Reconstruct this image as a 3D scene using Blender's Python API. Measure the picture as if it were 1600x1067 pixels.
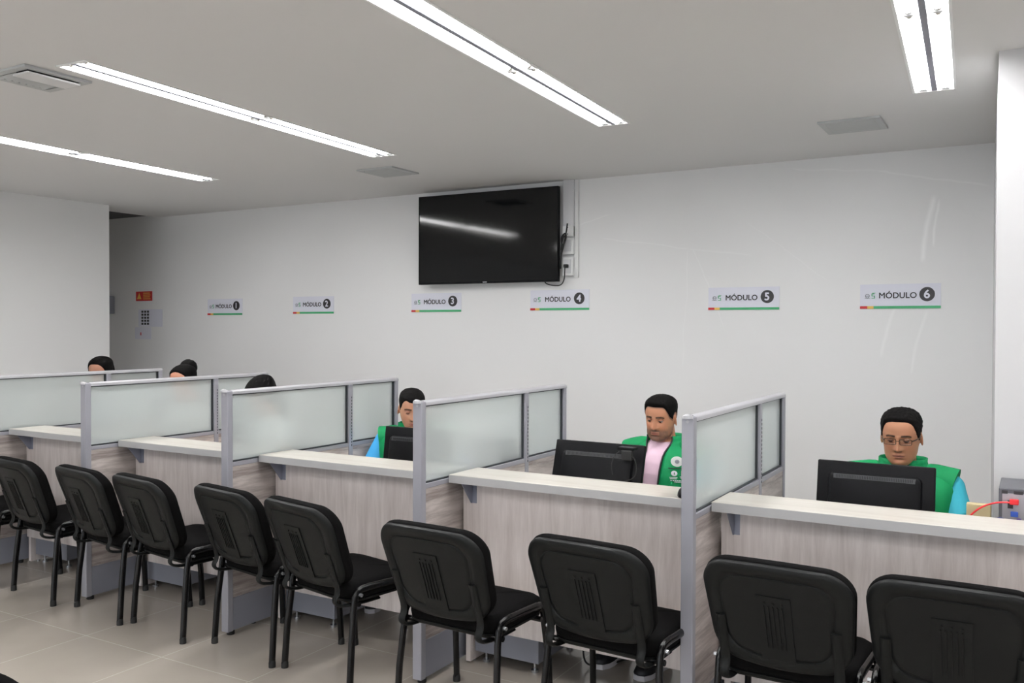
import bpy, bmesh, math, random
from mathutils import Vector, Matrix, Euler, noise
random.seed(7)
PI = math.pi
for o in list(bpy.data.objects): bpy.data.objects.remove(o)
SC = bpy.context.scene
COL = SC.collection

# ------------------------------------------------------------------ camera, world, light level
CAM_YAW, CAM_PITCH, CAM_ROLL, CAM_F = 30.3191, -0.9283, 0.1862, 1397.03
cam_d = bpy.data.cameras.new('camera'); cam = bpy.data.objects.new('camera', cam_d); COL.objects.link(cam)
_y, _p, _r = map(math.radians, (CAM_YAW, CAM_PITCH, CAM_ROLL))
_fw = Vector((-math.sin(_y)*math.cos(_p), math.cos(_y)*math.cos(_p), math.sin(_p)))
_rt = Vector((math.cos(_y), math.sin(_y), 0)); _up = _rt.cross(_fw)
_r2 = _rt*math.cos(_r)+_up*math.sin(_r); _u2 = -_rt*math.sin(_r)+_up*math.cos(_r)
cam.matrix_world = Matrix(((_r2.x,_u2.x,-_fw.x,0),(_r2.y,_u2.y,-_fw.y,0),(_r2.z,_u2.z,-_fw.z,1.58),(0,0,0,1)))
cam_d.sensor_width = 36; cam_d.lens = CAM_F/1600*36; cam_d.clip_start = .05
SC.camera = cam
W = bpy.data.worlds.new('world'); SC.world = W; W.use_nodes = True
W.node_tree.nodes['Background'].inputs[0].default_value = (.8,.85,.9,1)
W.node_tree.nodes['Background'].inputs[1].default_value = 2.5
SC.view_settings.view_transform = 'Standard'; SC.view_settings.look = 'None'
SC.view_settings.exposure = 0.0; SC.view_settings.gamma = 1; SC.view_settings.use_curve_mapping = False
TUBE_POWER = 60.0

# ------------------------------------------------------------------ materials
def s2l(c):
    return tuple(((v/255)/12.92 if v/255 <= .04045 else ((v/255+.055)/1.055)**2.4) for v in c)+(1,)
def mat(name, col, rough=.5, metal=0, spec=.5, coat=0, emit=0, bump=0, bscale=200, var=0, vscale=5):
    m = bpy.data.materials.new(name); m.use_nodes = True; nt = m.node_tree; b = nt.nodes['Principled BSDF']
    c = s2l(col) if max(col) > 1.01 else tuple(col)+(1,)
    b.inputs['Base Color'].default_value = c; b.inputs['Roughness'].default_value = rough
    b.inputs['Metallic'].default_value = metal; b.inputs['Specular IOR Level'].default_value = spec
    b.inputs['Coat Weight'].default_value = coat
    if emit:
        b.inputs['Emission Color'].default_value = c; b.inputs['Emission Strength'].default_value = emit
    if bump or var:
        tc = nt.nodes.new('ShaderNodeTexCoord'); n = nt.nodes.new('ShaderNodeTexNoise'); n.inputs['Scale'].default_value = bscale
        nt.links.new(tc.outputs['Object'], n.inputs['Vector'])
        if bump:
            bp = nt.nodes.new('ShaderNodeBump'); bp.inputs['Strength'].default_value = bump; bp.inputs['Distance'].default_value = .002
            nt.links.new(n.outputs['Fac'], bp.inputs['Height']); nt.links.new(bp.outputs['Normal'], b.inputs['Normal'])
        if var:
            n2 = nt.nodes.new('ShaderNodeTexNoise'); n2.inputs['Scale'].default_value = vscale; n2.inputs['Detail'].default_value = 4
            nt.links.new(tc.outputs['Object'], n2.inputs['Vector'])
            mr = nt.nodes.new('ShaderNodeMapRange'); mr.inputs[3].default_value = 1-var; mr.inputs[4].default_value = 1+var
            nt.links.new(n2.outputs['Fac'], mr.inputs[0])
            mx = nt.nodes.new('ShaderNodeVectorMath'); mx.operation = 'SCALE'; mx.inputs[0].default_value = c[:3]
            nt.links.new(mr.outputs[0], mx.inputs['Scale']); nt.links.new(mx.outputs[0], b.inputs['Base Color'])
    return m
def wood(name, light, dark, axis, rough=.45, contrast=1.0, scale=1.0, planks=0):
    """pale laminate with grain running along `axis`"""
    m = bpy.data.materials.new(name); m.use_nodes = True; nt = m.node_tree; b = nt.nodes['Principled BSDF']
    tc = nt.nodes.new('ShaderNodeTexCoord'); mp = nt.nodes.new('ShaderNodeMapping')
    sc = [9*scale]*3; sc[axis] = .7*scale; mp.inputs['Scale'].default_value = sc
    nt.links.new(tc.outputs['Object'], mp.inputs['Vector'])
    n1 = nt.nodes.new('ShaderNodeTexNoise'); n1.inputs['Scale'].default_value = 2.2; n1.inputs['Detail'].default_value = 8; n1.inputs['Roughness'].default_value = .62; n1.inputs['Distortion'].default_value = .6
    n2 = nt.nodes.new('ShaderNodeTexNoise'); n2.inputs['Scale'].default_value = 9; n2.inputs['Detail'].default_value = 6; n2.inputs['Roughness'].default_value = .7
    nt.links.new(mp.outputs[0], n1.inputs['Vector']); nt.links.new(mp.outputs[0], n2.inputs['Vector'])
    a = nt.nodes.new('ShaderNodeMath'); a.operation = 'MULTIPLY_ADD'; a.inputs[1].default_value = .45
    nt.links.new(n2.outputs['Fac'], a.inputs[0]); nt.links.new(n1.outputs['Fac'], a.inputs[2])
    cr = nt.nodes.new('ShaderNodeValToRGB'); e = cr.color_ramp.elements
    c = .14/contrast
    e[0].position = max(0,.72-c); e[0].color = s2l(dark); e[1].position = .72+c; e[1].color = s2l(light)
    nt.links.new(a.outputs[0], cr.inputs[0])
    nt.links.new(cr.outputs[0], b.inputs['Base Color']); b.inputs['Roughness'].default_value = rough
    return m
M = {}
M['ceiling'] = mat('ceiling_paint', (.745,.742,.738), .9)
M['soffit'] = mat('corridor_ceiling_shade', (.10,.10,.105), .9)  # dark grey paints in the shade of the unlit corridor ceiling
M['left_wall'] = mat('side_wall_paint', (.82,.82,.815), .85)
M['white_wall'] = mat('pillar_paint', (.60,.60,.61), .8)
M['alu'] = mat('grey_powder_coat', (158,158,166), .4, .15)
M['alu_light'] = mat('light_grey_rail', (176,176,180), .35, .15)
M['seal_shade'] = mat('gasket_and_post_shade', (40,44,48), .5)
M['kick'] = mat('grey_laminate', (140,142,152), .5)
M['bracket'] = mat('bracket_steel', (150,153,168), .4, .2)
M['pwood'] = wood('grey_oak_laminate_horizontal', (204,195,190), (142,131,126), 1, contrast=.9)
M['fwood'] = wood('pale_ash_laminate_vertical', (242,233,230), (216,205,201), 2, contrast=.75)
M['swood'] = wood('cream_ash_laminate', (210,206,198), (192,186,177), 0, .3, contrast=.7)
M['edge'] = mat('cream_edge_band', (184,183,183), .4)
M['plastic'] = mat('black_shell_plastic', (.0075,.0083,.0083), .45, spec=.17, bump=.15, bscale=900)
M['fabric'] = mat('black_upholstery', (.004,.0038,.004), .95, spec=.08, bump=.5, bscale=1200)
M['blacksteel'] = mat('gloss_black_steel', (.004,.004,.0045), .2, spec=.35)
M['rubber'] = mat('rubber', (.01,.01,.01), .7)
M['mon'] = mat('monitor_plastic', (.005,.005,.006), .42, spec=.12)
M['mon2'] = mat('monitor_vent_plastic', (.03,.031,.034), .35)
M['screen'] = mat('tv_glass', (.002,.0025,.003), .07, spec=.4)
M['silver'] = mat('silver', (190,192,196), .25, .8)
M['white_plastic'] = mat('white_plastic', (225,225,225), .4)
M['outlet'] = mat('outlet_plastic', (205,205,208), .4)
M['tray'] = mat('luminaire_enamel', (.86,.87,.86), .35)
M['vent'] = mat('vent_enamel', (186,189,189), .5)
M['vdark'] = mat('vent_shadow', (40,42,42), .8)
M['tube'] = mat('fluorescent_tube', (.995,.985,.985), .3, emit=TUBE_POWER)
M['cap'] = mat('lamp_cap', (170,165,155), .3, .6)
M['hair'] = mat('black_hair', (.0035,.003,.003), .65, spec=.08, bump=1.0, bscale=420)
M['vest'] = mat('green_vest_cloth', (6,132,78), .7, spec=.25, bump=.6, bscale=70, var=.12, vscale=9)
M['piping'] = mat('black_piping', (.01,.012,.014), .5)
M['pink'] = mat('pink_cotton', (228,196,214), .8, bump=.5, bscale=40)
M['cyan'] = mat('turquoise_polo_knit', (62,182,204), .8, bump=.5, bscale=40)
M['blue'] = mat('sky_blue_knit', (68,170,232), .8, bump=.5, bscale=40)
M['cream'] = mat('pale_blouse_cloth', (190,194,192), .8)
M['jeans'] = mat('dark_denim', (34,38,52), .85)
M['shoe'] = mat('black_shoe', (.012,.012,.016), .5)
M['sole'] = mat('white_sole', (225,222,226), .5)
M['ink'] = mat('sign_black', (40,38,42), .5)
M['paper'] = mat('sign_white', (222,223,234), .5)
M['red'] = mat('sign_red', (196,40,44), .5)
M['yellow'] = mat('sign_yellow', (232,190,90), .5)
M['green'] = mat('sign_green', (64,166,110), .5)
M['greylogo'] = mat('sign_grey', (150,152,160), .5)
M['redcable'] = mat('red_cable', (226,40,48), .4)
M['bluecable'] = mat('blue_cable', (50,60,110), .4)
M['pcdark'] = mat('computer_case', (92,92,98), .45, .2)
M['pcback'] = mat('computer_back_steel', (172,170,176), .35, .5)
M['purple'] = mat('port_purple', (120,100,170), .4)
M['vga'] = mat('port_blue', (60,95,190), .4)
M['card'] = mat('cardboard', (206,190,150), .8)
M['eglass'] = mat('spectacle_lens', (.9,.95,.95), .05)
M['glframe'] = mat('spectacle_frame', (70,48,30), .3, .4)
M['chairgrey'] = mat('operator_chair_cloth', (.02,.02,.024), .9)

# translucent frosted glass
def frosted():
    m = bpy.data.materials.new('frosted_glass'); m.use_nodes = True; nt = m.node_tree; nt.nodes.remove(nt.nodes['Principled BSDF'])
    out = nt.nodes['Material Output']
    rf = nt.nodes.new('ShaderNodeBsdfRefraction'); rf.inputs['Color'].default_value = (.93,.965,.96,1); rf.inputs['Roughness'].default_value = .24; rf.inputs['IOR'].default_value = 1.25
    tl = nt.nodes.new('ShaderNodeBsdfTranslucent'); tl.inputs['Color'].default_value = (.93,.96,.96,1)
    df = nt.nodes.new('ShaderNodeBsdfDiffuse'); df.inputs['Color'].default_value = (.86,.91,.91,1)
    gl = nt.nodes.new('ShaderNodeBsdfGlossy'); gl.inputs['Roughness'].default_value = .08
    m1 = nt.nodes.new('ShaderNodeMixShader'); m1.inputs[0].default_value = .5
    m2 = nt.nodes.new('ShaderNodeMixShader'); m2.inputs[0].default_value = .5
    m3 = nt.nodes.new('ShaderNodeMixShader'); fr = nt.nodes.new('ShaderNodeFresnel'); fr.inputs[0].default_value = 1.2
    L = nt.links.new
    L(tl.outputs[0], m1.inputs[1]); L(df.outputs[0], m1.inputs[2])
    L(rf.outputs[0], m2.inputs[1]); L(m1.outputs[0], m2.inputs[2])
    L(fr.outputs[0], m3.inputs[0]); L(m2.outputs[0], m3.inputs[1]); L(gl.outputs[0], m3.inputs[2])
    L(m3.outputs[0], out.inputs[0])
    return m
M['glass'] = frosted()

def lens_mat():
    m = bpy.data.materials.new('clear_lens'); m.use_nodes = True; nt = m.node_tree; nt.nodes.remove(nt.nodes['Principled BSDF'])
    t = nt.nodes.new('ShaderNodeBsdfTransparent'); g = nt.nodes.new('ShaderNodeBsdfGlossy'); g.inputs['Roughness'].default_value = .1
    mx = nt.nodes.new('ShaderNodeMixShader'); mx.inputs[0].default_value = .14
    nt.links.new(t.outputs[0], mx.inputs[1]); nt.links.new(g.outputs[0], mx.inputs[2]); nt.links.new(mx.outputs[0], nt.nodes['Material Output'].inputs[0])
    return m
M['lens'] = lens_mat()

# back wall paint with pale scuffs and plaster seams
def wall_mat():
    m = bpy.data.materials.new('back_wall_paint'); m.use_nodes = True; nt = m.node_tree; b = nt.nodes['Principled BSDF']; L = nt.links.new
    b.inputs['Roughness'].default_value = .75
    tc = nt.nodes.new('ShaderNodeTexCoord')
    n = nt.nodes.new('ShaderNodeTexNoise'); n.inputs['Scale'].default_value = 3.5; n.inputs['Detail'].default_value = 3
    L(tc.outputs['Object'], n.inputs['Vector'])
    off = nt.nodes.new('ShaderNodeVectorMath'); off.operation = 'MULTIPLY_ADD'; off.inputs[1].default_value = (.06,0,.06)
    L(n.outputs['Color'], off.inputs[0]); L(tc.outputs['Object'], off.inputs[2])
    total = None
    segs = [((-2.82,2.25),(-2.16,2.15),.006,.5),((-2.16,2.15),(-1.72,2.08),.008,.35),((-1.42,2.66),(-.9,2.60),.009,.45),((-.9,2.6),(-.25,2.46),.009,.5),
            ((-.56,2.41),(-.62,2.0),.022,.95),((-.53,2.38),(-.55,2.1),.010,.9),((-.78,1.71),(-.86,1.4),.016,.45),((-.6,1.68),(-.68,1.3),.014,.45),
            ((-3.03,2.36),(-2.78,2.43),.007,.55),((-2.12,2.15),(-1.9,1.6),.006,.35),((-1.72,2.3),(-1.2,1.9),.006,.25),((-2.16,2.15),(-2.2,1.3),.006,.25)]
    for (ax,az),(bx,bz),w,st in segs:
        L2 = math.hypot(bx-ax, bz-az); ux,uz = (bx-ax)/L2,(bz-az)/L2
        # rotate to segment frame via dot products
        d = nt.nodes.new('ShaderNodeVectorMath'); d.operation = 'SUBTRACT'; d.inputs[1].default_value = (ax+.03,0,az+.03); L(off.outputs[0], d.inputs[0])
        du = nt.nodes.new('ShaderNodeVectorMath'); du.operation = 'DOT_PRODUCT'; du.inputs[1].default_value = (ux,0,uz); L(d.outputs[0], du.inputs[0])
        dv = nt.nodes.new('ShaderNodeVectorMath'); dv.operation = 'DOT_PRODUCT'; dv.inputs[1].default_value = (-uz,0,ux); L(d.outputs[0], dv.inputs[0])
        ab = nt.nodes.new('ShaderNodeMath'); ab.operation = 'ABSOLUTE'; L(dv.outputs['Value'], ab.inputs[0])
        m1 = nt.nodes.new('ShaderNodeMapRange'); m1.inputs[1].default_value = 0; m1.inputs[2].default_value = w; m1.inputs[3].default_value = st; m1.inputs[4].default_value = 0; L(ab.outputs[0], m1.inputs[0])
        c1 = nt.nodes.new('ShaderNodeMath'); c1.operation = 'SUBTRACT'; c1.inputs[1].default_value = L2/2; L(du.outputs['Value'], c1.inputs[0])
        c2 = nt.nodes.new('ShaderNodeMath'); c2.operation = 'ABSOLUTE'; L(c1.outputs[0], c2.inputs[0])
        m2 = nt.nodes.new('ShaderNodeMapRange'); m2.inputs[1].default_value = L2/2-.02; m2.inputs[2].default_value = L2/2+.02; m2.inputs[3].default_value = 1; m2.inputs[4].default_value = 0; L(c2.outputs[0], m2.inputs[0])
        mm = nt.nodes.new('ShaderNodeMath'); mm.operation = 'MULTIPLY'; L(m1.outputs[0], mm.inputs[0]); L(m2.outputs[0], mm.inputs[1])
        if total is None: total = mm
        else:
            ad = nt.nodes.new('ShaderNodeMath'); ad.operation = 'MAXIMUM'; L(total.outputs[0], ad.inputs[0]); L(mm.outputs[0], ad.inputs[1]); total = ad
    n3 = nt.nodes.new('ShaderNodeTexNoise'); n3.inputs['Scale'].default_value = 40; L(tc.outputs['Object'], n3.inputs['Vector'])
    mr = nt.nodes.new('ShaderNodeMapRange'); mr.inputs[1].default_value = 2.55; mr.inputs[2].default_value = .65; L(n3.outputs['Fac'], mr.inputs[0])
    tm = nt.nodes.new('ShaderNodeMath'); tm.operation = 'MULTIPLY'; L(total.outputs[0], tm.inputs[0]); L(mr.outputs[0], tm.inputs[1])
    mx = nt.nodes.new('ShaderNodeMix'); mx.data_type = 'RGBA'
    mx.inputs['A'].default_value = (.82,.82,.82,1); mx.inputs['B'].default_value = (.93,.93,.93,1)
    L(tm.outputs[0], mx.inputs['Factor']); L(mx.outputs['Result'], b.inputs['Base Color'])
    return m
M['wall'] = wall_mat()

# polished porcelain floor tiles, 0.6 m with pale joints
def floor_mat():
    m = bpy.data.materials.new('porcelain_floor_tiles'); m.use_nodes = True; nt = m.node_tree; b = nt.nodes['Principled BSDF']; L = nt.links.new
    tc = nt.nodes.new('ShaderNodeTexCoord'); mp = nt.nodes.new('ShaderNodeMapping'); mp.inputs['Location'].default_value = (4.16,-2.82,0)
    L(tc.outputs['Object'], mp.inputs['Vector'])
    br = nt.nodes.new('ShaderNodeTexBrick'); br.offset = 0; br.squash = 1
    br.inputs['Scale'].default_value = 1; br.inputs['Brick Width'].default_value = .58; br.inputs['Row Height'].default_value = .6
    br.inputs['Mortar Size'].default_value = .0022; br.inputs['Mortar Smooth'].default_value = .1
    br.inputs['Color1'].default_value = (.44,.398,.35,1); br.inputs['Color2'].default_value = (.415,.372,.327,1); br.inputs['Mortar'].default_value = (.60,.565,.51,1)
    L(mp.outputs[0], br.inputs['Vector'])
    n = nt.nodes.new('ShaderNodeTexNoise'); n.inputs['Scale'].default_value = 2.5; n.inputs['Detail'].default_value = 5; L(tc.outputs['Object'], n.inputs['Vector'])
    mr = nt.nodes.new('ShaderNodeMapRange'); mr.inputs[3].default_value = .88; mr.inputs[4].default_value = 1.12; L(n.outputs['Fac'], mr.inputs[0])
    v = nt.nodes.new('ShaderNodeVectorMath'); v.operation = 'SCALE'; L(br.outputs['Color'], v.inputs[0]); L(mr.outputs[0], v.inputs['Scale'])
    L(v.outputs[0], b.inputs['Base Color'])
    b.inputs['Roughness'].default_value = .17; b.inputs['Specular IOR Level'].default_value = .45
    return m
M['floor'] = floor_mat()

def skin_mat(name):
    m = bpy.data.materials.new(name); m.use_nodes = True; nt = m.node_tree; b = nt.nodes['Principled BSDF']
    a = nt.nodes.new('ShaderNodeVertexColor'); a.layer_name = 'pigment'
    nt.links.new(a.outputs['Color'], b.inputs['Base Color']); b.inputs['Roughness'].default_value = .5
    b.inputs['Specular IOR Level'].default_value = .35; b.inputs['Subsurface Weight'].default_value = .08; b.inputs['Subsurface Scale'].default_value = .01
    return m
M['skin'] = skin_mat('skin')

# ------------------------------------------------------------------ mesh helpers
class MB:
    def __init__(s): s.bm = bmesh.new()
    def box(s, x0,x1,y0,y1,z0,z1, bev=0, seg=2, xf=None):
        r = bmesh.ops.create_cube(s.bm, size=1)['verts']
        for v in r: v.co = Vector(((x0+x1)/2+v.co.x*(x1-x0),(y0+y1)/2+v.co.y*(y1-y0),(z0+z1)/2+v.co.z*(z1-z0)))
        vs = set(r)
        if bev:
            ed = list({e for v in r for e in v.link_edges})
            g = bmesh.ops.bevel(s.bm, geom=ed, offset=bev, segments=seg, affect='EDGES', profile=.5)
            vs = set(v for v in r if v.is_valid) | set(g['verts'])
        if xf is not None:
            for v in vs: v.co = xf @ v.co
        return s
    def cyl(s, p, q, r0, r1=None, n=12):
        return s.tube([p,q],[r0, r0 if r1 is None else r1], n)
    def tube(s, pts, rad, n=10, ry=None, caps=True):
        pts = [Vector(p) for p in pts]; k = len(pts)
        if not hasattr(rad,'__len__'): rad = [rad]*k
        if ry is None: ry = rad
        elif not hasattr(ry,'__len__'): ry = [ry]*k
        rings = []; prev = None
        for i,p in enumerate(pts):
            t = (pts[min(i+1,k-1)]-pts[max(i-1,0)]).normalized()
            if prev is None:
                ref = Vector((0,0,1)) if abs(t.z) < .9 else Vector((0,1,0)); u = t.cross(ref).normalized()
            else: u = (prev - t*prev.dot(t)).normalized()
            prev = u; w = t.cross(u)
            rings.append([s.bm.verts.new(p+u*rad[i]*math.cos(2*PI*j/n)+w*ry[i]*math.sin(2*PI*j/n)) for j in range(n)])
        for a,b in zip(rings,rings[1:]):
            for j in range(n): s.bm.faces.new((a[j],a[(j+1)%n],b[(j+1)%n],b[j]))
        if caps: s.bm.faces.new(rings[0][::-1]); s.bm.faces.new(rings[-1])
        return s
    def loft(s, rings, closed=True, caps=True):
        R = [[s.bm.verts.new(p) for p in r] for r in rings]; n = len(R[0])
        for a,b in zip(R,R[1:]):
            for j in range(n if closed else n-1):
                s.bm.faces.new((a[j],a[(j+1)%n],b[(j+1)%n],b[j]))
        if caps and closed: s.bm.faces.new(R[0][::-1]); s.bm.faces.new(R[-1])
        return s
    def ell(s, c, r, rot=None, n=16):
        g = bmesh.ops.create_uvsphere(s.bm, u_segments=n, v_segments=max(6,n*3//4), radius=1)['verts']
        Rm = rot.to_matrix() if rot is not None else Matrix.Identity(3)
        for v in g: v.co = Vector(c)+Rm@Vector((v.co.x*r[0],v.co.y*r[1],v.co.z*r[2]))
        return s
    def prism(s, poly, ax, a, b):
        def P(u,v,t): return Vector((t,u,v)) if ax==0 else Vector((u,t,v)) if ax==1 else Vector((u,v,t))
        A = [s.bm.verts.new(P(u,v,a)) for u,v in poly]; B = [s.bm.verts.new(P(u,v,b)) for u,v in poly]
        n = len(poly); s.bm.faces.new(A); s.bm.faces.new(B[::-1])
        for i in range(n): s.bm.faces.new((A[i],B[i],B[(i+1)%n],A[(i+1)%n]))
        return s
    def mesh(s, name, m, smooth=False, ang=40):
        bmesh.ops.recalc_face_normals(s.bm, faces=s.bm.faces[:])
        me = bpy.data.meshes.new(name); s.bm.to_mesh(me); s.bm.free()
        if m: me.materials.append(m)
        if smooth:
            for p in me.polygons: p.use_smooth = True
            try: me.set_sharp_from_angle(angle=math.radians(ang))
            except Exception: pass
        return me
    def build(s, name, m, parent=None, smooth=False, ang=40):
        o = bpy.data.objects.new(name, s.mesh(name, m, smooth, ang)); COL.objects.link(o)
        if parent: o.parent = parent
        return o
def tag(o, label=None, cat=None, group=None, kind=None):
    if label: o['label'] = label
    if cat: o['category'] = cat
    if group: o['group'] = group
    if kind: o['kind'] = kind
    return o
def thing(name, label, cat, loc=(0,0,0), rz=0, group=None):
    o = bpy.data.objects.new(name, None); COL.objects.link(o); o.location = loc; o.rotation_euler = (0,0,rz); o.empty_display_size = .1
    return tag(o, label, cat, group)
def struct(name, mb, m):
    return tag(mb.build(name, m), kind='structure')
def copy_tree(o, parent=None):
    kids = [c for c in bpy.data.objects if c.parent == o]
    c = o.copy(); COL.objects.link(c); c.parent = parent
    for k in kids: copy_tree(k, c)
    return c
def arc(c, r, a0, a1, n, plane='yz', x=0):
    out = []
    for i in range(n+1):
        a = a0+(a1-a0)*i/n; out.append((x, c[0]+r*math.cos(a), c[1]+r*math.sin(a)))
    return out
def smooth_path(pts, it=2):
    pts = [Vector(p) for p in pts]
    for _ in range(it):
        q = [pts[0]]
        for a,b in zip(pts,pts[1:]): q += [a*.75+b*.25, a*.25+b*.75]
        q.append(pts[-1]); pts = q
    return pts

# ------------------------------------------------------------------ dimensions
H = 2.712; YW = 6.2
DX = [-5.797,-4.678,-3.5236,-2.3145,-1.0799]; DT = .048; YN, YM, YF, ZT = 3.175, 4.105, 4.583, 1.25
ZG = .885; ZK = .19
SZ0, SZ1, SY0, SY1 = .865, .903, 3.385, 3.63

# ------------------------------------------------------------------ room shell
struct('floor', MB().box(-11,4,-4.5,6.3,-.1,0), M['floor'])
ceiling = struct('ceiling', MB().box(-7.92,4,-4.5,6.2,H,H+.1), M['ceiling'])
struct('trim_1', MB().box(-11,-7.92,-4.5,6.2,H+.025,H+.1), M['soffit'])
struct('wall_back', MB().box(-11,4,YW,YW+.12,0,H+.1), M['wall'])
struct('wall_left', MB().box(-7.66,-7.53,-4.5,5.36,0,H), M['left_wall'])
struct('wall_far_left', MB().box(-11.1,-11,-4.5,6.3,0,H+.1), M['left_wall'])
struct('wall_right', MB().prism([(-.139,4.165),(.62,4.165),(.62,YW),(-.222,YW)],2,0,H), M['white_wall'])
struct('wall_side_right', MB().box(4,4.1,-4.5,6.3,0,H+.1), M['left_wall'])
struct('wall_front', MB().box(-11,-5.6,-4.6,-4.5,0,H+.1).box(3,4,-4.6,-4.5,0,H+.1).box(-5.6,3,-4.6,-4.5,2.45,H+.1), M['left_wall'])  # unseen wall; its opening is added to bring daylight onto the counters

# ------------------------------------------------------------------ fluorescent luminaires (2.4 m long, four tubes each)
LW, LL = .095, 1.165
def luminaire():
    """recessed tray: flange ring level with the ceiling, two troughs either side of a centre channel, tubes inside"""
    t = thing('ceiling_light', 'x', 'ceiling light')
    w, L = LW, LL; b = MB()
    for sx in (-1,1): b.box(min(sx*w,sx*(w-.011)),max(sx*w,sx*(w-.011)),-L,L,-.005,-.0005)
    for sy in (-1,1): b.box(-w+.0112,w-.0112,min(sy*L,sy*(L-.011)),max(sy*L,sy*(L-.011)),-.005,-.0005)
    b.build('flange', M['tray'], t)
    for sx in (-1,1):
        x0, x1 = .013, .083
        prof = [(x0,-.001),(x0+.012,.030),(.036,.040),(.060,.040),(x1-.012,.030),(x1,-.001)]
        r = MB(); r.loft([[Vector((sx*u,y,v)) for u,v in prof] for y in (-L+.011,L-.011)], closed=False, caps=False)
        for y in (-L+.0115,L-.0115):
            vs = [r.bm.verts.new(Vector((sx*u,y,v))) for u,v in prof]; r.bm.faces.new(vs)
        q = r.build('reflector', M['tray'], t)
    MB().box(-.0128,.0128,-L+.0115,L-.0115,-.004,.03,.002).build('centre_channel', M['kick'], t)
    for sx in (-1,1):
        for (y0,y1) in ((-L+.03,-.02),(.02,L-.03)):
            z = .012
            q = MB().cyl((sx*.048,y0+.016,z),(sx*.048,y1-.016,z),.0135,n=10).build('tube', M['tube'], t, True)
            for ya,yb in ((y0,y0+.016),(y1-.016,y1)): MB().cyl((sx*.048,ya,z),(sx*.048,yb,z),.0135,n=10).build('end_cap', M['cap'], q, True)
        for y in (-L+.022,0,L-.022): MB().box(sx*.048-.016,sx*.048+.016,y-.009,y+.009,-.002,.036,.002).build('lamp_holder', M['outlet'], t)
    return t
lights = [(-5.47,3.66,'double tube ceiling light nearest the left wall, cut off by the left photo edge'),
          (-3.667,3.54,'long double tube ceiling light fully in view left of the television'),
          (-1.975,3.445,'long double tube ceiling light cut by the top edge above the television'),
          (-.36,3.54,'double tube ceiling light at the upper right corner beside the pillar')]
L0 = luminaire(); first = True
for x,y,lab in lights:
    o = L0 if first else copy_tree(L0); first = False
    o.location = (x,y,H); o.rotation_euler = (0,0,math.radians(3.2)); tag(o, lab, 'ceiling light', 'fluorescent ceiling lights')
for i,x in enumerate((-5.55,-3.745,-2.035,-.42,1.35)):  # unseen luminaires added to light the chair backs and room
    o = copy_tree(L0); o.location = (x,-.3,H); tag(o, 'double tube ceiling light added behind the viewpoint for fill, unseen', 'ceiling light', 'added ceiling lights behind the viewpoint')
o = copy_tree(L0); o.location = (1.35,3.5,H); tag(o, 'double tube ceiling light right of the pillar, out of the photo', 'ceiling light')

LC = copy_tree(L0); LC.location = (-9.4,1.2,H-.03); tag(LC, 'unseen ceiling light added to brighten the corridor beyond the left wall', 'added corridor light')  # unseen luminaire added to lift the dark corridor wall
# openings in the ceiling for the recessed trays
holes = MB()
for l in [o_ for o_ in bpy.data.objects if o_.parent is None and o_.get('category') == 'ceiling light']:
    xf = Matrix.Translation(l.location)@Matrix.Rotation(l.rotation_euler.z,4,'Z')
    holes.box(-LW+.009,LW-.009,-LL+.009,LL-.009,-.05,.06,xf=xf)
cut = holes.build('cut', None); bo_ = ceiling.modifiers.new('b','BOOLEAN'); bo_.operation = 'DIFFERENCE'; bo_.object = cut; bo_.solver = 'EXACT'
bpy.context.view_layer.update()
me_ = bpy.data.meshes.new_from_object(ceiling.evaluated_get(bpy.context.evaluated_depsgraph_get()))
ceiling.modifiers.clear(); ceiling.data = me_; bpy.data.objects.remove(cut)

# ------------------------------------------------------------------ ceiling air diffusers
def vent(x,y,label,open_side=False):
    t = thing('ceiling_vent', label, 'ceiling vent', (x,y,H), 0, 'square ceiling vents')
    f = MB(); a = .16; b = .125
    for k in range(4):
        c,s_ = math.cos(k*PI/2), math.sin(k*PI/2); xf = Matrix.Rotation(k*PI/2,4,'Z')
        f.box(-a,b,-a,-b,-.012,-.001,xf=xf)
    f.build('frame', M['vent'], t)
    MB().box(-b,b,-b,b,-.003,-.001).build('backing', M['vdark'], t)
    s = MB()
    for k in range(7):
        y0 = -b+.02+k*.033
        s.box(-b,b if not open_side else b*.1,-.001,.001,-.008,.008,xf=Matrix.Translation((0,y0,-.012))@Matrix.Rotation(math.radians(50),4,'X'))
    s.build('louvre', M['vent'], t)
    if open_side: MB().box(b*.1,b,-b,b,-.026,-.018).build('blanking_plate', M['white_plastic'], t)
    else: pass
vent(-.885,5.26,'square ceiling vent near the right pillar, above the fifth and sixth signs')
vent(-4.08,5.18,'small square ceiling vent just left of the television top corner')
vent(-3.94,2.445,'square ceiling vent at the upper left, half covered with a white plate',True)

# ------------------------------------------------------------------ television, trunking, cables
tv = thing('television', 'large black flat television with light reflections mounted high on the back wall', 'television', (-3.815,6.12,2.297), math.radians(1.3))
tw, th = .648, .366
fr = MB()
fr.box(-tw,tw,-.03,.01,-th,-th+.018,.003).box(-tw,tw,-.03,.01,th-.008,th,.002).box(-tw,-tw+.008,-.03,.01,-th,th,.002).box(tw-.008,tw,-.03,.01,-th,th,.002)
fr.build('bezel', M['mon'], tv)
MB().box(-tw+.004,tw-.004,-.026,.012,-th+.012,th-.004).build('screen', M['screen'], tv)
MB().box(-tw*.8,tw*.8,.01,.04,-th*.75,th*.75,.01).build('rear_housing', M['mon'], tv)
MB().box(-.16,.16,.04,.078,-.15,.15).build('wall_mount', M['mon2'], tv)
MB().box(-.02,.02,-.034,-.03,-th+.005,-th+.013).build('logo_plate', M['silver'], tv)

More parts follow.
